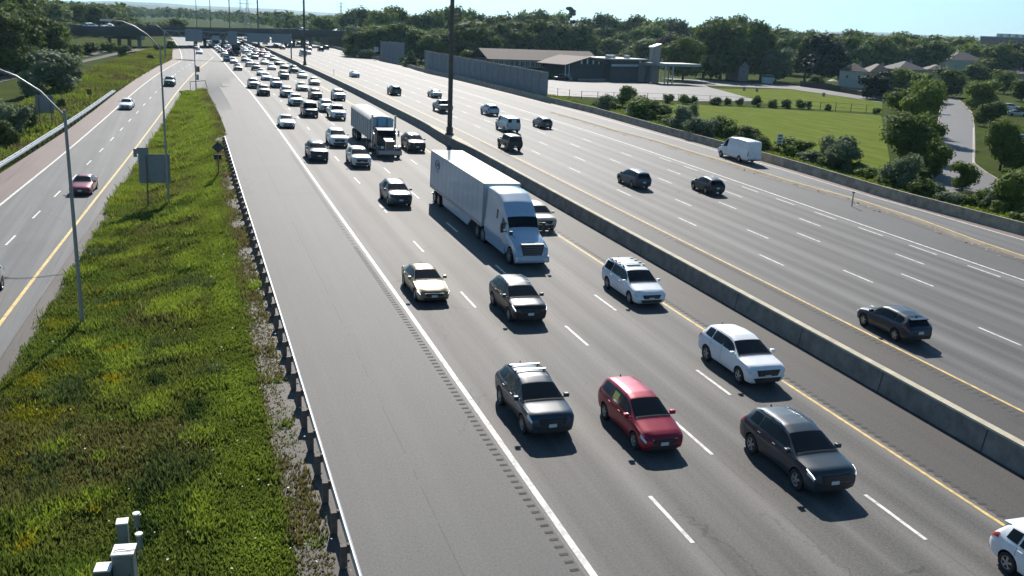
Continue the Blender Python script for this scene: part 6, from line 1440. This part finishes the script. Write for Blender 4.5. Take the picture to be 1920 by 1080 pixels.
MID = [  # px, base row, top row, width, kind, shape, label
 (664, 98, 62, 40, 'mid', 'round', 'bushy green tree between the bridge and the noise wall'), (676, 102, 46, 50, 'silver', 'round', 'greyish tree over the far barrier'), (690, 107, 50, 46, 'mid', 'round', 'green tree left of the short noise wall'),
 (655, 107, 80, 40, 'mid', 'bush', 'low shrub on the bank beside the bridge'), (690, 110, 84, 36, 'silver', 'bush', 'grey shrub left of the short noise wall'), (606, 93, 82, 24, 'mid', 'bush', 'shrub at the foot of the bridge abutment'),
 (722, 108, 42, 58, 'dark', 'round', 'dark tree behind the short noise wall'), (755, 112, 38, 58, 'dark', 'round', 'dark tree above the gap in the noise wall'), (770, 126, 93, 24, 'dark', 'conifer', 'small dark cone shaped tree in the gap of the noise wall'), (760, 122, 104, 26, 'bright', 'bush', 'yellow green bush in the gap of the noise wall'),
 (790, 116, 48, 56, 'mid', 'round', 'green tree over the far end of the long noise wall'), (818, 120, 60, 52, 'bright', 'round', 'lighter green tree over the noise wall'), (836, 122, 72, 44, 'bright', 'round', 'small light tree left of the thick mast'), (872, 124, 30, 84, 'dark', 'round', 'very large dark tree right of the thick mast'), (905, 124, 44, 64, 'dark', 'round', 'dark tree left of the hall roof'), (872, 133, 90, 44, 'mid', 'bush', 'shrub above the noise wall top right of the mast'),
 (940, 118, 38, 58, 'dark', 'round', 'dark tree above the left end of the hall roof'), (972, 118, 34, 58, 'dark', 'round', 'dark tree behind the hall roof, left half'), (1008, 118, 30, 62, 'dark', 'round', 'dark tree behind the middle of the hall roof'), (1042, 118, 34, 62, 'dark', 'round', 'dark tree behind the hall roof, right half'), (1078, 120, 42, 56, 'dark', 'round', 'dark tree behind the right end of the hall roof'),
 (1103, 122, 62, 34, 'mid', 'tall', 'slender green tree left of the white house'), (1138, 102, 40, 60, 'bright', 'round', 'bright green tree above the white house'), (1180, 108, 44, 66, 'bright', 'round', 'bright green tree right of the white house'), (1218, 118, 44, 64, 'mid', 'round', 'green tree behind the stone tower'), (1205, 122, 68, 50, 'mid', 'round', 'round green tree left of the tower'), (1170, 122, 84, 44, 'mid', 'bush', 'shrub behind the flat roofed block'),
 (1246, 128, 62, 44, 'rust', 'round', 'purplish tree directly behind the tower top'), (1280, 150, 66, 60, 'bright', 'round', 'light green tree right of the canopy'), (1318, 146, 40, 58, 'dark', 'round', 'dark tree right of the light green canopy tree'), (1350, 150, 28, 82, 'dark', 'round', 'biggest dark tree in the middle of the dark group'), (1396, 150, 32, 80, 'dark', 'round', 'second biggest dark tree right of the biggest one'), (1425, 150, 48, 56, 'dark', 'round', 'dark tree above the white shed'),
 (1454, 154, 86, 54, 'silver', 'round', 'silvery willow like tree beside the white shed'), (1482, 140, 60, 56, 'bright', 'round', 'light green tree behind the silvery one'), (1508, 154, 64, 40, 'dark', 'tall', 'dark narrow tree left of the widest spruce'), (1540, 158, 62, 62, 'conifer', 'tall', 'wide blackish spruce left of the cream house'), (1572, 148, 60, 58, 'mid', 'round', 'green tree directly behind the cream house'), (1608, 140, 78, 46, 'dark', 'round', 'dark tree above the cream house roof'),
 (1526, 164, 138, 40, 'mid', 'bush', 'dark green shrub left of the patio umbrella'), (1645, 140, 66, 56, 'mid', 'round', 'green tree above the pinkish roof'), (1690, 140, 62, 60, 'mid', 'round', 'broad green tree above the grey roofs'), (1664, 126, 80, 40, 'dark', 'round', 'small dark tree right of the pinkish roof'), (1735, 144, 74, 64, 'dark', 'round', 'dark green tree left of the large pale house'), (1756, 140, 96, 50, 'bright', 'round', 'yellow green tree in front of the large pale house'), (1785, 130, 66, 50, 'mid', 'round', 'green tree over the large pale house'), (1812, 128, 78, 34, 'dark', 'round', 'dark purplish tree on the ridge of the large house'), (1838, 134, 80, 58, 'mid', 'round', 'green tree right of the large pale house'), (1868, 148, 80, 58, 'dark', 'round', 'dark tree below the apartment block'), (1905, 148, 76, 62, 'dark', 'round', 'dark tree at the right border under the apartment block'),
 (1636, 186, 136, 56, 'conifer', 'round', 'blackish conifer clump covering the cream house corner'), (1655, 186, 132, 34, 'conifer', 'tall', 'narrow blackish tree beside the conifer clump'), (1690, 176, 126, 48, 'mid', 'round', 'mid green tree in front of the grey roof'), (1730, 190, 132, 66, 'mid', 'round', 'large green tree at the near end of the houses'), (1775, 182, 122, 66, 'dark', 'round', 'tall green tree shading the far end of the side street'), (1830, 160, 118, 60, 'dark', 'round', 'tree between the pale house and the round clipped tree'), (1882, 176, 130, 60, 'mid', 'round', 'green tree right of the round clipped tree'), (1915, 190, 145, 60, 'dark', 'round', 'dark tree behind the parked white SUV'),
 (1842, 206, 145, 92, 'mid', 'round', 'wide round topped tree over the side street'), (1856, 238, 188, 60, 'dark', 'round', 'purplish dark tree just below the round topped tree'), (1912, 215, 194, 26, 'dark', 'bush', 'small dark bush beside the parked silver car'),
 (1724, 262, 140, 70, 'mid', 'round', 'tallest tree of the group left of the side street'), (1700, 250, 158, 72, 'dark', 'round', 'dark tree at the back left of the group beside the street'), (1690, 318, 206, 96, 'dark', 'round', 'large dark tree at the front of the group beside the lawn'), (1722, 300, 210, 54, 'mid', 'round', 'green tree behind the side street lamp'),
 (1752, 336, 262, 44, 'bright', 'round', 'young yellow green tree next to the side street'), (1803, 357, 298, 42, 'bright', 'round', 'small round street tree standing alone in front of the street'), (1874, 320, 219, 58, 'bright', 'round', 'bright green street tree right of the footpath'), (1905, 322, 264, 56, 'mid', 'round', 'street tree at the right border'), (1890, 402, 312, 60, 'mid', 'round', 'street tree with bare stem nearest the right border'),
 (1133, 212, 168, 32, 'silver', 'bush', 'tall grey shrub at the left of the roadside bushes'), (1168, 200, 157, 44, 'bright', 'bush', 'yellow green bush by the parking lot fence'), (1205, 222, 164, 72, 'mid', 'bush', 'largest rounded bush left of the white cabinet'), (1228, 224, 186, 50, 'dark', 'bush', 'dark bush above the white cabinet'), (1150, 208, 186, 40, 'bright', 'bush', 'low yellow green bush behind the barrier'),
 (1270, 248, 194, 46, 'silver', 'bush', 'pale grey green bush, first of the roadside row'), (1290, 236, 178, 34, 'silver', 'bush', 'tall pale shrub rising against the lawn'), (1315, 262, 208, 52, 'silver', 'bush', 'grey bush in the middle of the roadside row'), (1352, 262, 208, 60, 'mid', 'bush', 'green bush in front of the lawn'), (1392, 276, 232, 56, 'dark', 'bush', 'dark bush behind the white panel van'), (1425, 282, 240, 44, 'dark', 'bush', 'dark bush right behind the white panel van'),
 (1492, 292, 250, 62, 'mid', 'bush', 'rounded bush right of the white sign'), (1550, 312, 242, 52, 'silver', 'bush', 'tall silvery bush left of another silvery one'), (1588, 322, 250, 68, 'silver', 'bush', 'broad silvery bush behind the barrier'), (1520, 306, 272, 44, 'silver', 'bush', 'small silvery bush in front of the tall one'), (1625, 340, 308, 44, 'mid', 'bush', 'low green bush between the silvery bushes'), (1690, 362, 270, 62, 'silver', 'bush', 'tall silvery bush in front of the large dark tree'), (1660, 352, 322, 40, 'mid', 'bush', 'low bush left of the tall silvery bush'), (1725, 374, 318, 52, 'dark', 'bush', 'dark bush at the corner of the side street'),
 (1783, 388, 352, 46, 'silver', 'bush', 'small bush behind the barrier near the street corner'), (1818, 394, 362, 40, 'mid', 'bush', 'green bush under the lone street tree'), (1865, 404, 372, 56, 'bright', 'bush', 'bright low bush near the right border'), (1905, 420, 388, 44, 'bright', 'bush', 'bright bush at the right border above the barrier'),
 (1252, 194, 171, 20, 'dark', 'bush', 'first small bush on the fence between the lawns'), (1284, 195, 172, 22, 'mid', 'bush', 'second small bush on the lawn fence'), (1300, 196, 178, 16, 'bright', 'bush', 'light small bush on the lawn fence'), (1341, 197, 176, 24, 'dark', 'bush', 'dark bush on the lawn fence'), (1364, 197, 180, 14, 'mid', 'bush', 'tiny bush on the lawn fence'), (1387, 198, 180, 14, 'mid', 'bush', 'tiny bush right of another on the lawn fence'), (1420, 200, 177, 20, 'dark', 'bush', 'dark bush in the middle of the lawn fence'), (1447, 202, 180, 18, 'mid', 'bush', 'green bush right of the middle of the lawn fence'), (1474, 203, 182, 20, 'dark', 'bush', 'dark bush right half of the lawn fence'), (1500, 204, 182, 18, 'bright', 'bush', 'light green bush right half of the lawn fence'), (1518, 205, 188, 14, 'mid', 'bush', 'small bush near the right end of the lawn fence'), (1552, 207, 190, 12, 'dark', 'bush', 'narrow bush near the right end of the lawn fence'), (1642, 214, 198, 16, 'mid', 'bush', 'last bush at the right end of the lawn fence'),
 # left side
 (8, 142, 12, 92, 'dark', 'round', 'large dark tree at the left border beyond the railway'), (48, 136, 14, 84, 'dark', 'round', 'second large dark tree beyond the railway'), (86, 126, 26, 70, 'dark', 'round', 'dark tree at the left end of the bridge'), (112, 118, 40, 50, 'mid', 'round', 'green tree under the left end of the bridge'), (30, 140, 70, 60, 'mid', 'round', 'lower green tree in front of the large dark ones'), (70, 130, 76, 56, 'dark', 'round', 'dark tree close to the railway bed'), (132, 110, 70, 46, 'mid', 'bush', 'bush beneath the bridge left of the railway'), (160, 104, 72, 40, 'dark', 'bush', 'dark bush beneath the bridge'),
 (100, 172, 86, 78, 'silver', 'round', 'large greyish green tree on the verge between railway and ramp'), (136, 152, 106, 46, 'silver', 'bush', 'greyish bush right of the large verge tree'), (62, 180, 116, 44, 'silver', 'bush', 'greyish bush left of the large verge tree'),
 (22, 258, 172, 66, 'silver', 'bush', 'big dark bush at the left border above the guardrail'), (54, 240, 182, 50, 'dark', 'bush', 'dark bush left of the grey sign back'), (4, 276, 222, 50, 'dark', 'bush', 'low bush at the left border'), (116, 200, 176, 22, 'mid', 'bush', 'small bush right of the far sign back'),
 (229, 104, 78, 26, 'dark', 'bush', 'lone dark bush beside the railway'), (284, 112, 98, 16, 'mid', 'bush', 'small bush on the verge under the bridge'), (318, 92, 74, 22, 'mid', 'bush', 'bush at the far left verge'), (300, 96, 76, 24, 'mid', 'bush', 'bush in front of the bridge pier'), (205, 98, 72, 30, 'mid', 'bush', 'bush beyond the railway under the bridge')]
for px, yb, yt, w_, k, sh, lab in MID:
    tree(px, yb, yt, w_ * 1.26, k, sh, lab, {'bush': 'roadside shrubs', }.get(sh, 'trees around the motorway'))
# shrubs filling the bank behind the right barrier
for i in range(34):
    x = 1120 + i * 24 + rnd.uniform(-6, 6); yb = 206 + (x - 1120) * .262 - rnd.uniform(2, 8); hh_ = rnd.uniform(16, 38) * (.7 + (x - 1120) / 1400)
    if 1165 < x < 1195: continue
    tree(x, yb, yb - hh_, hh_ * rnd.uniform(1.1, 1.6), ['mid', 'silver', 'bright', 'mid', 'dark'][i % 5], 'bush', 'shrub in the mixed hedge just behind the right hand barrier', 'mixed hedge behind the right hand barrier')
# fill rows among and behind the houses and the hall
for i in range(74):
    x = 1236 + i * 9.6 + rnd.uniform(-4, 4); yb = rnd.uniform(119, 134) + (x - 1236) * .012; 
    tree(x, yb, yb - rnd.uniform(36, 56), rnd.uniform(46, 66), ['dark', 'mid', 'dark', 'rust', 'mid', 'bright'][i % 6], 'round', 'tree in the dense belt between the houses and the skyline', 'belt of trees around the houses')
for i in range(41):
    x = 674 + i * 14 + rnd.uniform(-4, 4); yb = rnd.uniform(99, 106) + (x - 604) * .018
    tree(x, yb, yb - rnd.uniform(46, 62), rnd.uniform(46, 62), ['dark', 'mid', 'dark', 'mid', 'bright'][i % 5], 'round', 'tree in the dense belt behind the noise wall and the hall', 'belt of trees behind the noise wall')
for i in range(16):
    x = 120 + i * 14; yb = 70 - i * .4; tree(x, yb + rnd.uniform(0, 3), yb - rnd.uniform(24, 32), 44, ['dark', 'mid'][i % 2], 'round', 'dark tree in the row behind the left half of the bridge', 'trees behind the left half of the bridge')
# extra fill behind, left of and beyond the bridge: individuals
for i in range(60):
    x = -20 + i * 11; d = 450 + (i * 37 % 130)
    dv = ray(x, 40); dv = dv / math.hypot(dv[0], dv[1]); s, t = dv[0] * d, dv[1] * d
    if -14 < s - cs(t) < 66: continue
    o = tree(0, 0, rnd.uniform(6, 9) if 200 < x < 600 else 14, -rnd.uniform(11, 16), ['dark', 'mid'][i % 2], 'round', 'hazy tree in the belt beyond the bridge', 'trees beyond the bridge', st=(s, t))
for i in range(9):
    x = -10 + i * 17; s, t = G(max(x, -20), 118 - i * 2.2); tree(0, 0, rnd.uniform(15, 19), -11, ['dark', 'mid'][i % 2], 'round', 'tall dark tree in the wood beyond the railway', 'wood beyond the railway', st=(s - 12, t + 22))

# far woodland out to the hills: one mass
C = []; Nn = []; SZ = []
for i in range(3800):
    d = rnd.uniform(520, 3400); x = rnd.uniform(-150, 2080); dv = ray(x, 40); dv = dv / math.hypot(dv[0], dv[1]); s, t = dv[0] * d, dv[1] * d
    if -22 < s - (cs(min(t, 1500))) < 75 and t < 1100: continue
    R0 = rnd.uniform(5, 9); base = np.array(W(s, t, T(s, t))) + np.array([0, 0, R0 * .9]); n = 46
    q = rnd.normal(size=(n, 3)); q /= np.linalg.norm(q, axis=1)[:, None]; q[:, 2] = np.abs(q[:, 2]) * 1.1 - .2
    C.append(base + q * R0 * rnd.uniform(.75, 1.05, (n, 1))); Nn.append(q + rnd.normal(size=(n, 3)) * .4); SZ.append(np.full(n, R0 * .24))
C = np.vstack(C); Nn = np.vstack(Nn); Nn /= np.linalg.norm(Nn, axis=1)[:, None]; quads_mesh('far_woodland', C, Nn, np.concatenate(SZ), FOL['dark'], kind='stuff')
# hills on the horizon
M_hill = mat('wooded_hills', (.04, .06, .03), .95, var=.35, scale=.004)
for hi, (D, lift, amp, seed) in enumerate(((4200, 16, 8, 3), (7500, 44, 16, 9))):
    b = MB(); n = 220
    for i in range(n + 1):
        x = -900 + 3900 * i / n; dv = RW @ ray(x, 300); dv[2] = 0; dv /= np.linalg.norm(dv); u = i / n * 40
        hgt_ = lift + amp * (math.sin(u * .9 + seed) * .5 + math.sin(u * 2.3 + seed * 2) * .25 + math.sin(u * 6.1) * .08) + (hi == 0) * rnd.uniform(-1, 1) 
        for dd, z in ((D * .88, -20), (D * .94, CAMH + hgt_ * .55 - 5), (D, CAMH + hgt_), (D * 1.15, CAMH + hgt_ * .8), (D * 1.3, -60)):
            b.v.append(tuple(dv * dd + np.array([0, 0, z])))
    for i in range(n):
        for k in range(4): b.f.append((i * 5 + k, (i + 1) * 5 + k, (i + 1) * 5 + k + 1, i * 5 + k + 1)); b.mi.append(0)
    o = b.build('hills', M_hill, fixn=False, smooth=60); o['kind'] = 'structure'
# pylons
for px, d, lab in ((465, 900, 'nearer lattice power pylon above the bridge'), (452, 1300, 'smaller lattice power pylon left of the nearer one'), (640, 1200, 'faint lattice power pylon above the trees right of the mast')):
    dv = RW @ ray(px, 40); dv[2] = 0; dv /= np.linalg.norm(dv); P = Vector(dv * d); P.z = 4; o = empty('power_pylon', P, lab, 'pylon', 'power pylons on the horizon'); H = 30; b = MB()
    for sx_, sy_ in ((1, 1), (1, -1), (-1, 1), (-1, -1)): b.tube([(sx_ * 3, sy_ * 3, 0), (sx_ * .8, sy_ * .8, H * .6), (sx_ * .5, sy_ * .5, H)], .22, 4)
    for k in range(7):
        z0, z1 = H * k / 8, H * (k + 1) / 8; w0, w1 = 3 - 2.3 * min(1, z0 / (H * .6)), 3 - 2.3 * min(1, z1 / (H * .6)); b.tube([(-w0, -w0, z0), (w1, -w1, z1)], .12, 3); b.tube([(w0, w0, z0), (-w1, w1, z1)], .12, 3)
    b.build('tower_frame', M_lat, o); b = MB()
    for z in (H * .68, H * .82, H * .95): b.tube([(-6, 0, z), (6, 0, z)], .2, 4)
    b.build('crossarm', M_lat, o)

# ---- grass and weeds
M_blade = bpy.data.materials.new('grass_blades'); M_blade.use_nodes = True
N, L = nodes_of(M_blade); bb = N['Principled BSDF']; at_ = N.new('ShaderNodeAttribute'); at_.attribute_name = 'tint'; L.new(at_.outputs['Color'], bb.inputs['Base Color']); bb.inputs['Roughness'].default_value = .7; bb.inputs['Specular IOR Level'].default_value = .2
tr = N.new('ShaderNodeBsdfTranslucent'); L.new(at_.outputs['Color'], tr.inputs['Color']); mx = N.new('ShaderNodeMixShader'); mx.inputs[0].default_value = .4; L.new(bb.outputs[0], mx.inputs[1]); L.new(tr.outputs[0], mx.inputs[2]); L.new(mx.outputs[0], N['Material Output'].inputs['Surface'])
def vnoise(x, y, sc, seed):
    r = np.random.RandomState(seed); g = r.rand(64, 64); x = x / sc; y = y / sc; xi = np.floor(x).astype(int); yi = np.floor(y).astype(int); fx = x - xi; fy = y - yi; fx = fx * fx * (3 - 2 * fx); fy = fy * fy * (3 - 2 * fy)
    G_ = lambda a, b_: g[a % 64, b_ % 64]
    return (G_(xi, yi) * (1 - fx) + G_(xi + 1, yi) * fx) * (1 - fy) + (G_(xi, yi + 1) * (1 - fx) + G_(xi + 1, yi + 1) * fx) * fy
def scatter_grass(name, pts, hgt_, cols, leaf=.05, per=4, seed=1):
    """upright leaf blades: pts (n,2) in (s,t)"""
    base = np.array([W(a, c, T(a, c)) for a, c in pts]); n = len(base)
    B_ = np.repeat(base, per, axis=0); hh = np.repeat(hgt_, per) * rnd.uniform(.6, 1.15, n * per); off = rnd.normal(size=(n * per, 2)) * (np.repeat(hgt_, per) * .32 + .05)[:, None]
    B_[:, 0] += off[:, 0]; B_[:, 1] += off[:, 1]; lean = rnd.normal(size=(n * per, 2)) * .32; a = rnd.uniform(0, math.pi, n * per); wv = np.stack([np.cos(a), np.sin(a), np.zeros_like(a)], 1) * (leaf * rnd.uniform(.6, 1.4, n * per) * (1 + np.repeat(hgt_, per)))[:, None]
    top = B_ + np.stack([lean[:, 0] * hh, lean[:, 1] * hh, hh], 1); mid = B_ * .45 + top * .55
    V = np.stack([B_ - wv * .5, B_ + wv * .5, mid + wv, top, mid - wv], 1).reshape(-1, 3); F = np.arange(len(V)); me = bpy.data.meshes.new(name)
    me.vertices.add(len(V)); me.vertices.foreach_set('co', V.ravel()); me.loops.add(len(F)); me.loops.foreach_set('vertex_index', F); m = n * per
    me.polygons.add(m); me.polygons.foreach_set('loop_start', np.arange(0, m * 5, 5)); me.polygons.foreach_set('loop_total', np.full(m, 5)); me.materials.append(M_blade); me.update(calc_edges=True)
    cc = np.ones((len(V), 4)); cc[:, :3] = np.repeat(np.repeat(cols, per, axis=0) * rnd.uniform(.75, 1.25, (m, 1)), 5, axis=0); ca = me.color_attributes.new('tint', 'FLOAT_COLOR', 'POINT'); ca.data.foreach_set('color', cc.ravel())
    o = bpy.data.objects.new(name, me); COL.objects.link(o); o['kind'] = 'stuff'; return o
# the wedge of grass between ramp and motorway
pts = []; 
NW = 120000
tt = 13 + (gore_t - 13) * rnd.rand(NW) ** 1.7; 
for t in tt:
    a = ramp_r(t) + (.9 if t < 80 else .5); c = min(3.5, lb(t) - .2) if t < 112 else lb(t) - .3
    if c - a < .3: continue
    pts.append((a + (c - a) * rnd.rand(), t))
pts = np.array(pts); s_, t_ = pts[:, 0], pts[:, 1]
aa = np.array([ramp_r(t) for t in t_]); cc_ = np.array([3.5 if t < 112 else lb(t) for t in t_]); u = (s_ - aa) / (cc_ - aa)
dr = cc_ - s_                                     # metres from the gravel
n1 = vnoise(s_ + 40, t_, 2.6, 1); n2 = vnoise(s_ + 40, t_, .9, 2); n3 = vnoise(s_ + 40, t_, 5.5, 3); n4 = vnoise(s_ + 40, t_, 1.6, 5)
green = np.array([.13, .19, .028]); lime = np.array([.25, .32, .038]); olive = np.array([.15, .17, .036]); brown = np.array([.16, .13, .055]); yel_ = np.array([.30, .27, .02]); dk = np.array([.045, .075, .018])
mw = np.clip(1 - np.abs(dr - 1.9) / 1.7, 0, 1)[:, None]            # brighter mown strip
col = olive * (1 - n1[:, None]) + green * n1[:, None]
col = col * (1 - (n3[:, None] > .62) * .55) + brown * (n3[:, None] > .62) * .55
col = np.where((n4[:, None] > .74) & (mw < .3), lime, col); col = np.where((n2[:, None] > .88) & (mw < .3) & (u[:, None] < .5), yel_, col); col = np.where(n4[:, None] < .16, dk, col)
col = col * (1 - mw) + (lime * (.35 + .5 * n1[:, None]) + green * .35) * mw
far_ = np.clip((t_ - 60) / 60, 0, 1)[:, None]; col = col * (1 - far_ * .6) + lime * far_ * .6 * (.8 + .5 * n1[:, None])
edge_ = (dr < 1.0)[:, None] & (n2[:, None] > .3); col = np.where(edge_, brown * .8 + olive * .3, col)
hg = (.13 + .26 * n1 * n3 + .12 * (n4 > .6)) * (1 - .55 * mw[:, 0]); hg[dr < .9] *= .55; hg = np.maximum(hg, .07) * (1 + t_ / 130)
keep = rnd.rand(len(pts)) < np.where(dr < .9, .55 * (n1 > .32) + .12, 1)
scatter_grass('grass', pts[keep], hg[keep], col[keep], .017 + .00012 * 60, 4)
# darker weed stands
pts = []; 
for cxp, cyp, R0, n in ((350, 545, 1.3, 110), (320, 880, 1.0, 110), (265, 400, 1.8, 90), (385, 705, .5, 30), (230, 560, 1.5, 80), (90, 880, 1.2, 90), (130, 740, 1.2, 80), (60, 960, 1.0, 70), (300, 660, 1.4, 70), (200, 480, 1.2, 60)):
    s, t = G(cxp, cyp)
    for k in range(n): pts.append((s + rnd.normal() * R0 * .5, t + rnd.normal() * R0 * .7))
pts = np.array(pts); cl = np.array([.085, .115, .035]) * rnd.uniform(.6, 1.5, (len(pts), 1)); scatter_grass('weeds', pts, rnd.uniform(.22, .5, len(pts)), cl, .018, 14)
# yellow flowering stands
pts = []
for cxp, cyp, R0, n in ((65, 790, 1.3, 150), (20, 840, 1.4, 150), (110, 615, .6, 50), (185, 495, .8, 60), (120, 690, .5, 40), (30, 730, 1., 90)):
    s, t = G(cxp, cyp)
    for k in range(n): pts.append((s + rnd.normal() * R0 * .5, t + rnd.normal() * R0 * .8))
pts = np.array(pts); scatter_grass('goldenrod', pts, rnd.uniform(.2, .4, len(pts)), np.array([.24, .25, .02]) * rnd.uniform(.5, 1.2, (len(pts), 1)), .02, 10)
# verge grass left of the ramp and on the right bank
def verge(name, fs, tr_, n, h, cols, leaf, p=1.3):
    t = tr_[0] + (tr_[1] - tr_[0]) * rnd.rand(n) ** p; P = []
    for x in t:
        a, c = fs(x); P.append((a + (c - a) * rnd.rand(), x))
    P = np.array(P); q = vnoise(P[:, 0] + 300, P[:, 1], 6, 8)[:, None]; q2 = vnoise(P[:, 0] + 300, P[:, 1], 2, 9)[:, None]
    cl = cols[0] * (1 - q) + cols[1] * q; cl = np.where(q2 > .72, cols[2], cl); scatter_grass(name, P, h * (.5 + q[:, 0]), cl, leaf, 4)
verge('grass', lambda t: (guardL(t) - (22 if t < 160 else 12), (guardL(t) - .6) if t < gle else ramp_l(t) - .1), (62, 330), 16000, .45, (olive, lime * .9, brown), .06)
verge('grass', lambda t: (rbar(t) + .6, rbar(t) + 9), (40, 190), 9000, .5, (green, lime * .8, olive), .07)
# pale flower heads and litter
n = 420; P = []
for k in range(n):
    t = 14 + 110 * rnd.rand() ** 1.5; a, c = ramp_r(t) + .6, 3.9; x = c - (c - a) * rnd.rand() ** 1.6; P.append(np.array(W(x, t, T(x, t) + rnd.uniform(.12, .4))))
Nn = np.tile([0, 0, 1.], (n, 1)) + rnd.normal(size=(n, 3)) * .35; quads_mesh('white_flowers', np.array(P), Nn, rnd.uniform(.02, .055, n), mat('petal_white', (.7, .7, .66), .7), kind='stuff')
n = 2600; P = []
for k in range(n):
    t = 12 + 98 * rnd.rand() ** 1.4; x = 2.4 + 1.6 * rnd.rand(); P.append(np.array(W(x, t, T(x, t) + .05)))
quads_mesh('loose_gravel', np.array(P), np.tile([0, 0, 1.], (n, 1)) + rnd.normal(size=(n, 3)) * .5, rnd.uniform(.015, .05, n), mat('gravel_stones', (.15, .135, .12), .9, var=.5, scale=2), kind='stuff')
# debris along the kerb island
n = 700; P = []
for k in range(n):
    t = 45 + (t_isl - 45) * rnd.rand(); x = islf(t) - .3 - abs(rnd.normal()) * .6; P.append(np.array(W(x, t, T(x, t) + .075)))
quads_mesh('roadside_debris', np.array(P), np.tile([0, 0, 1.], (n, 1)) + rnd.normal(size=(n, 3)) * .2, rnd.uniform(.03, .14, n), mat('dry_debris', (.34, .30, .25), .9, var=.5, scale=1), kind='stuff')

# ================================================================== HAZE
hz = MB(); hz.box(-11000, 11000, -900, 17000, -420, 700)
M_haze = bpy.data.materials.new('haze'); M_haze.use_nodes = True; N, L = nodes_of(M_haze); N.remove(N['Principled BSDF']); pv = N.new('ShaderNodeVolumePrincipled'); pv.inputs['Color'].default_value = (.50, .78, 1, 1); pv.inputs['Density'].default_value = .00006; pv.inputs['Anisotropy'].default_value = .55
L.new(pv.outputs[0], N['Material Output'].inputs['Volume'])
HAZE = True
if HAZE: o = hz.build('haze', M_haze); o['kind'] = 'stuff'
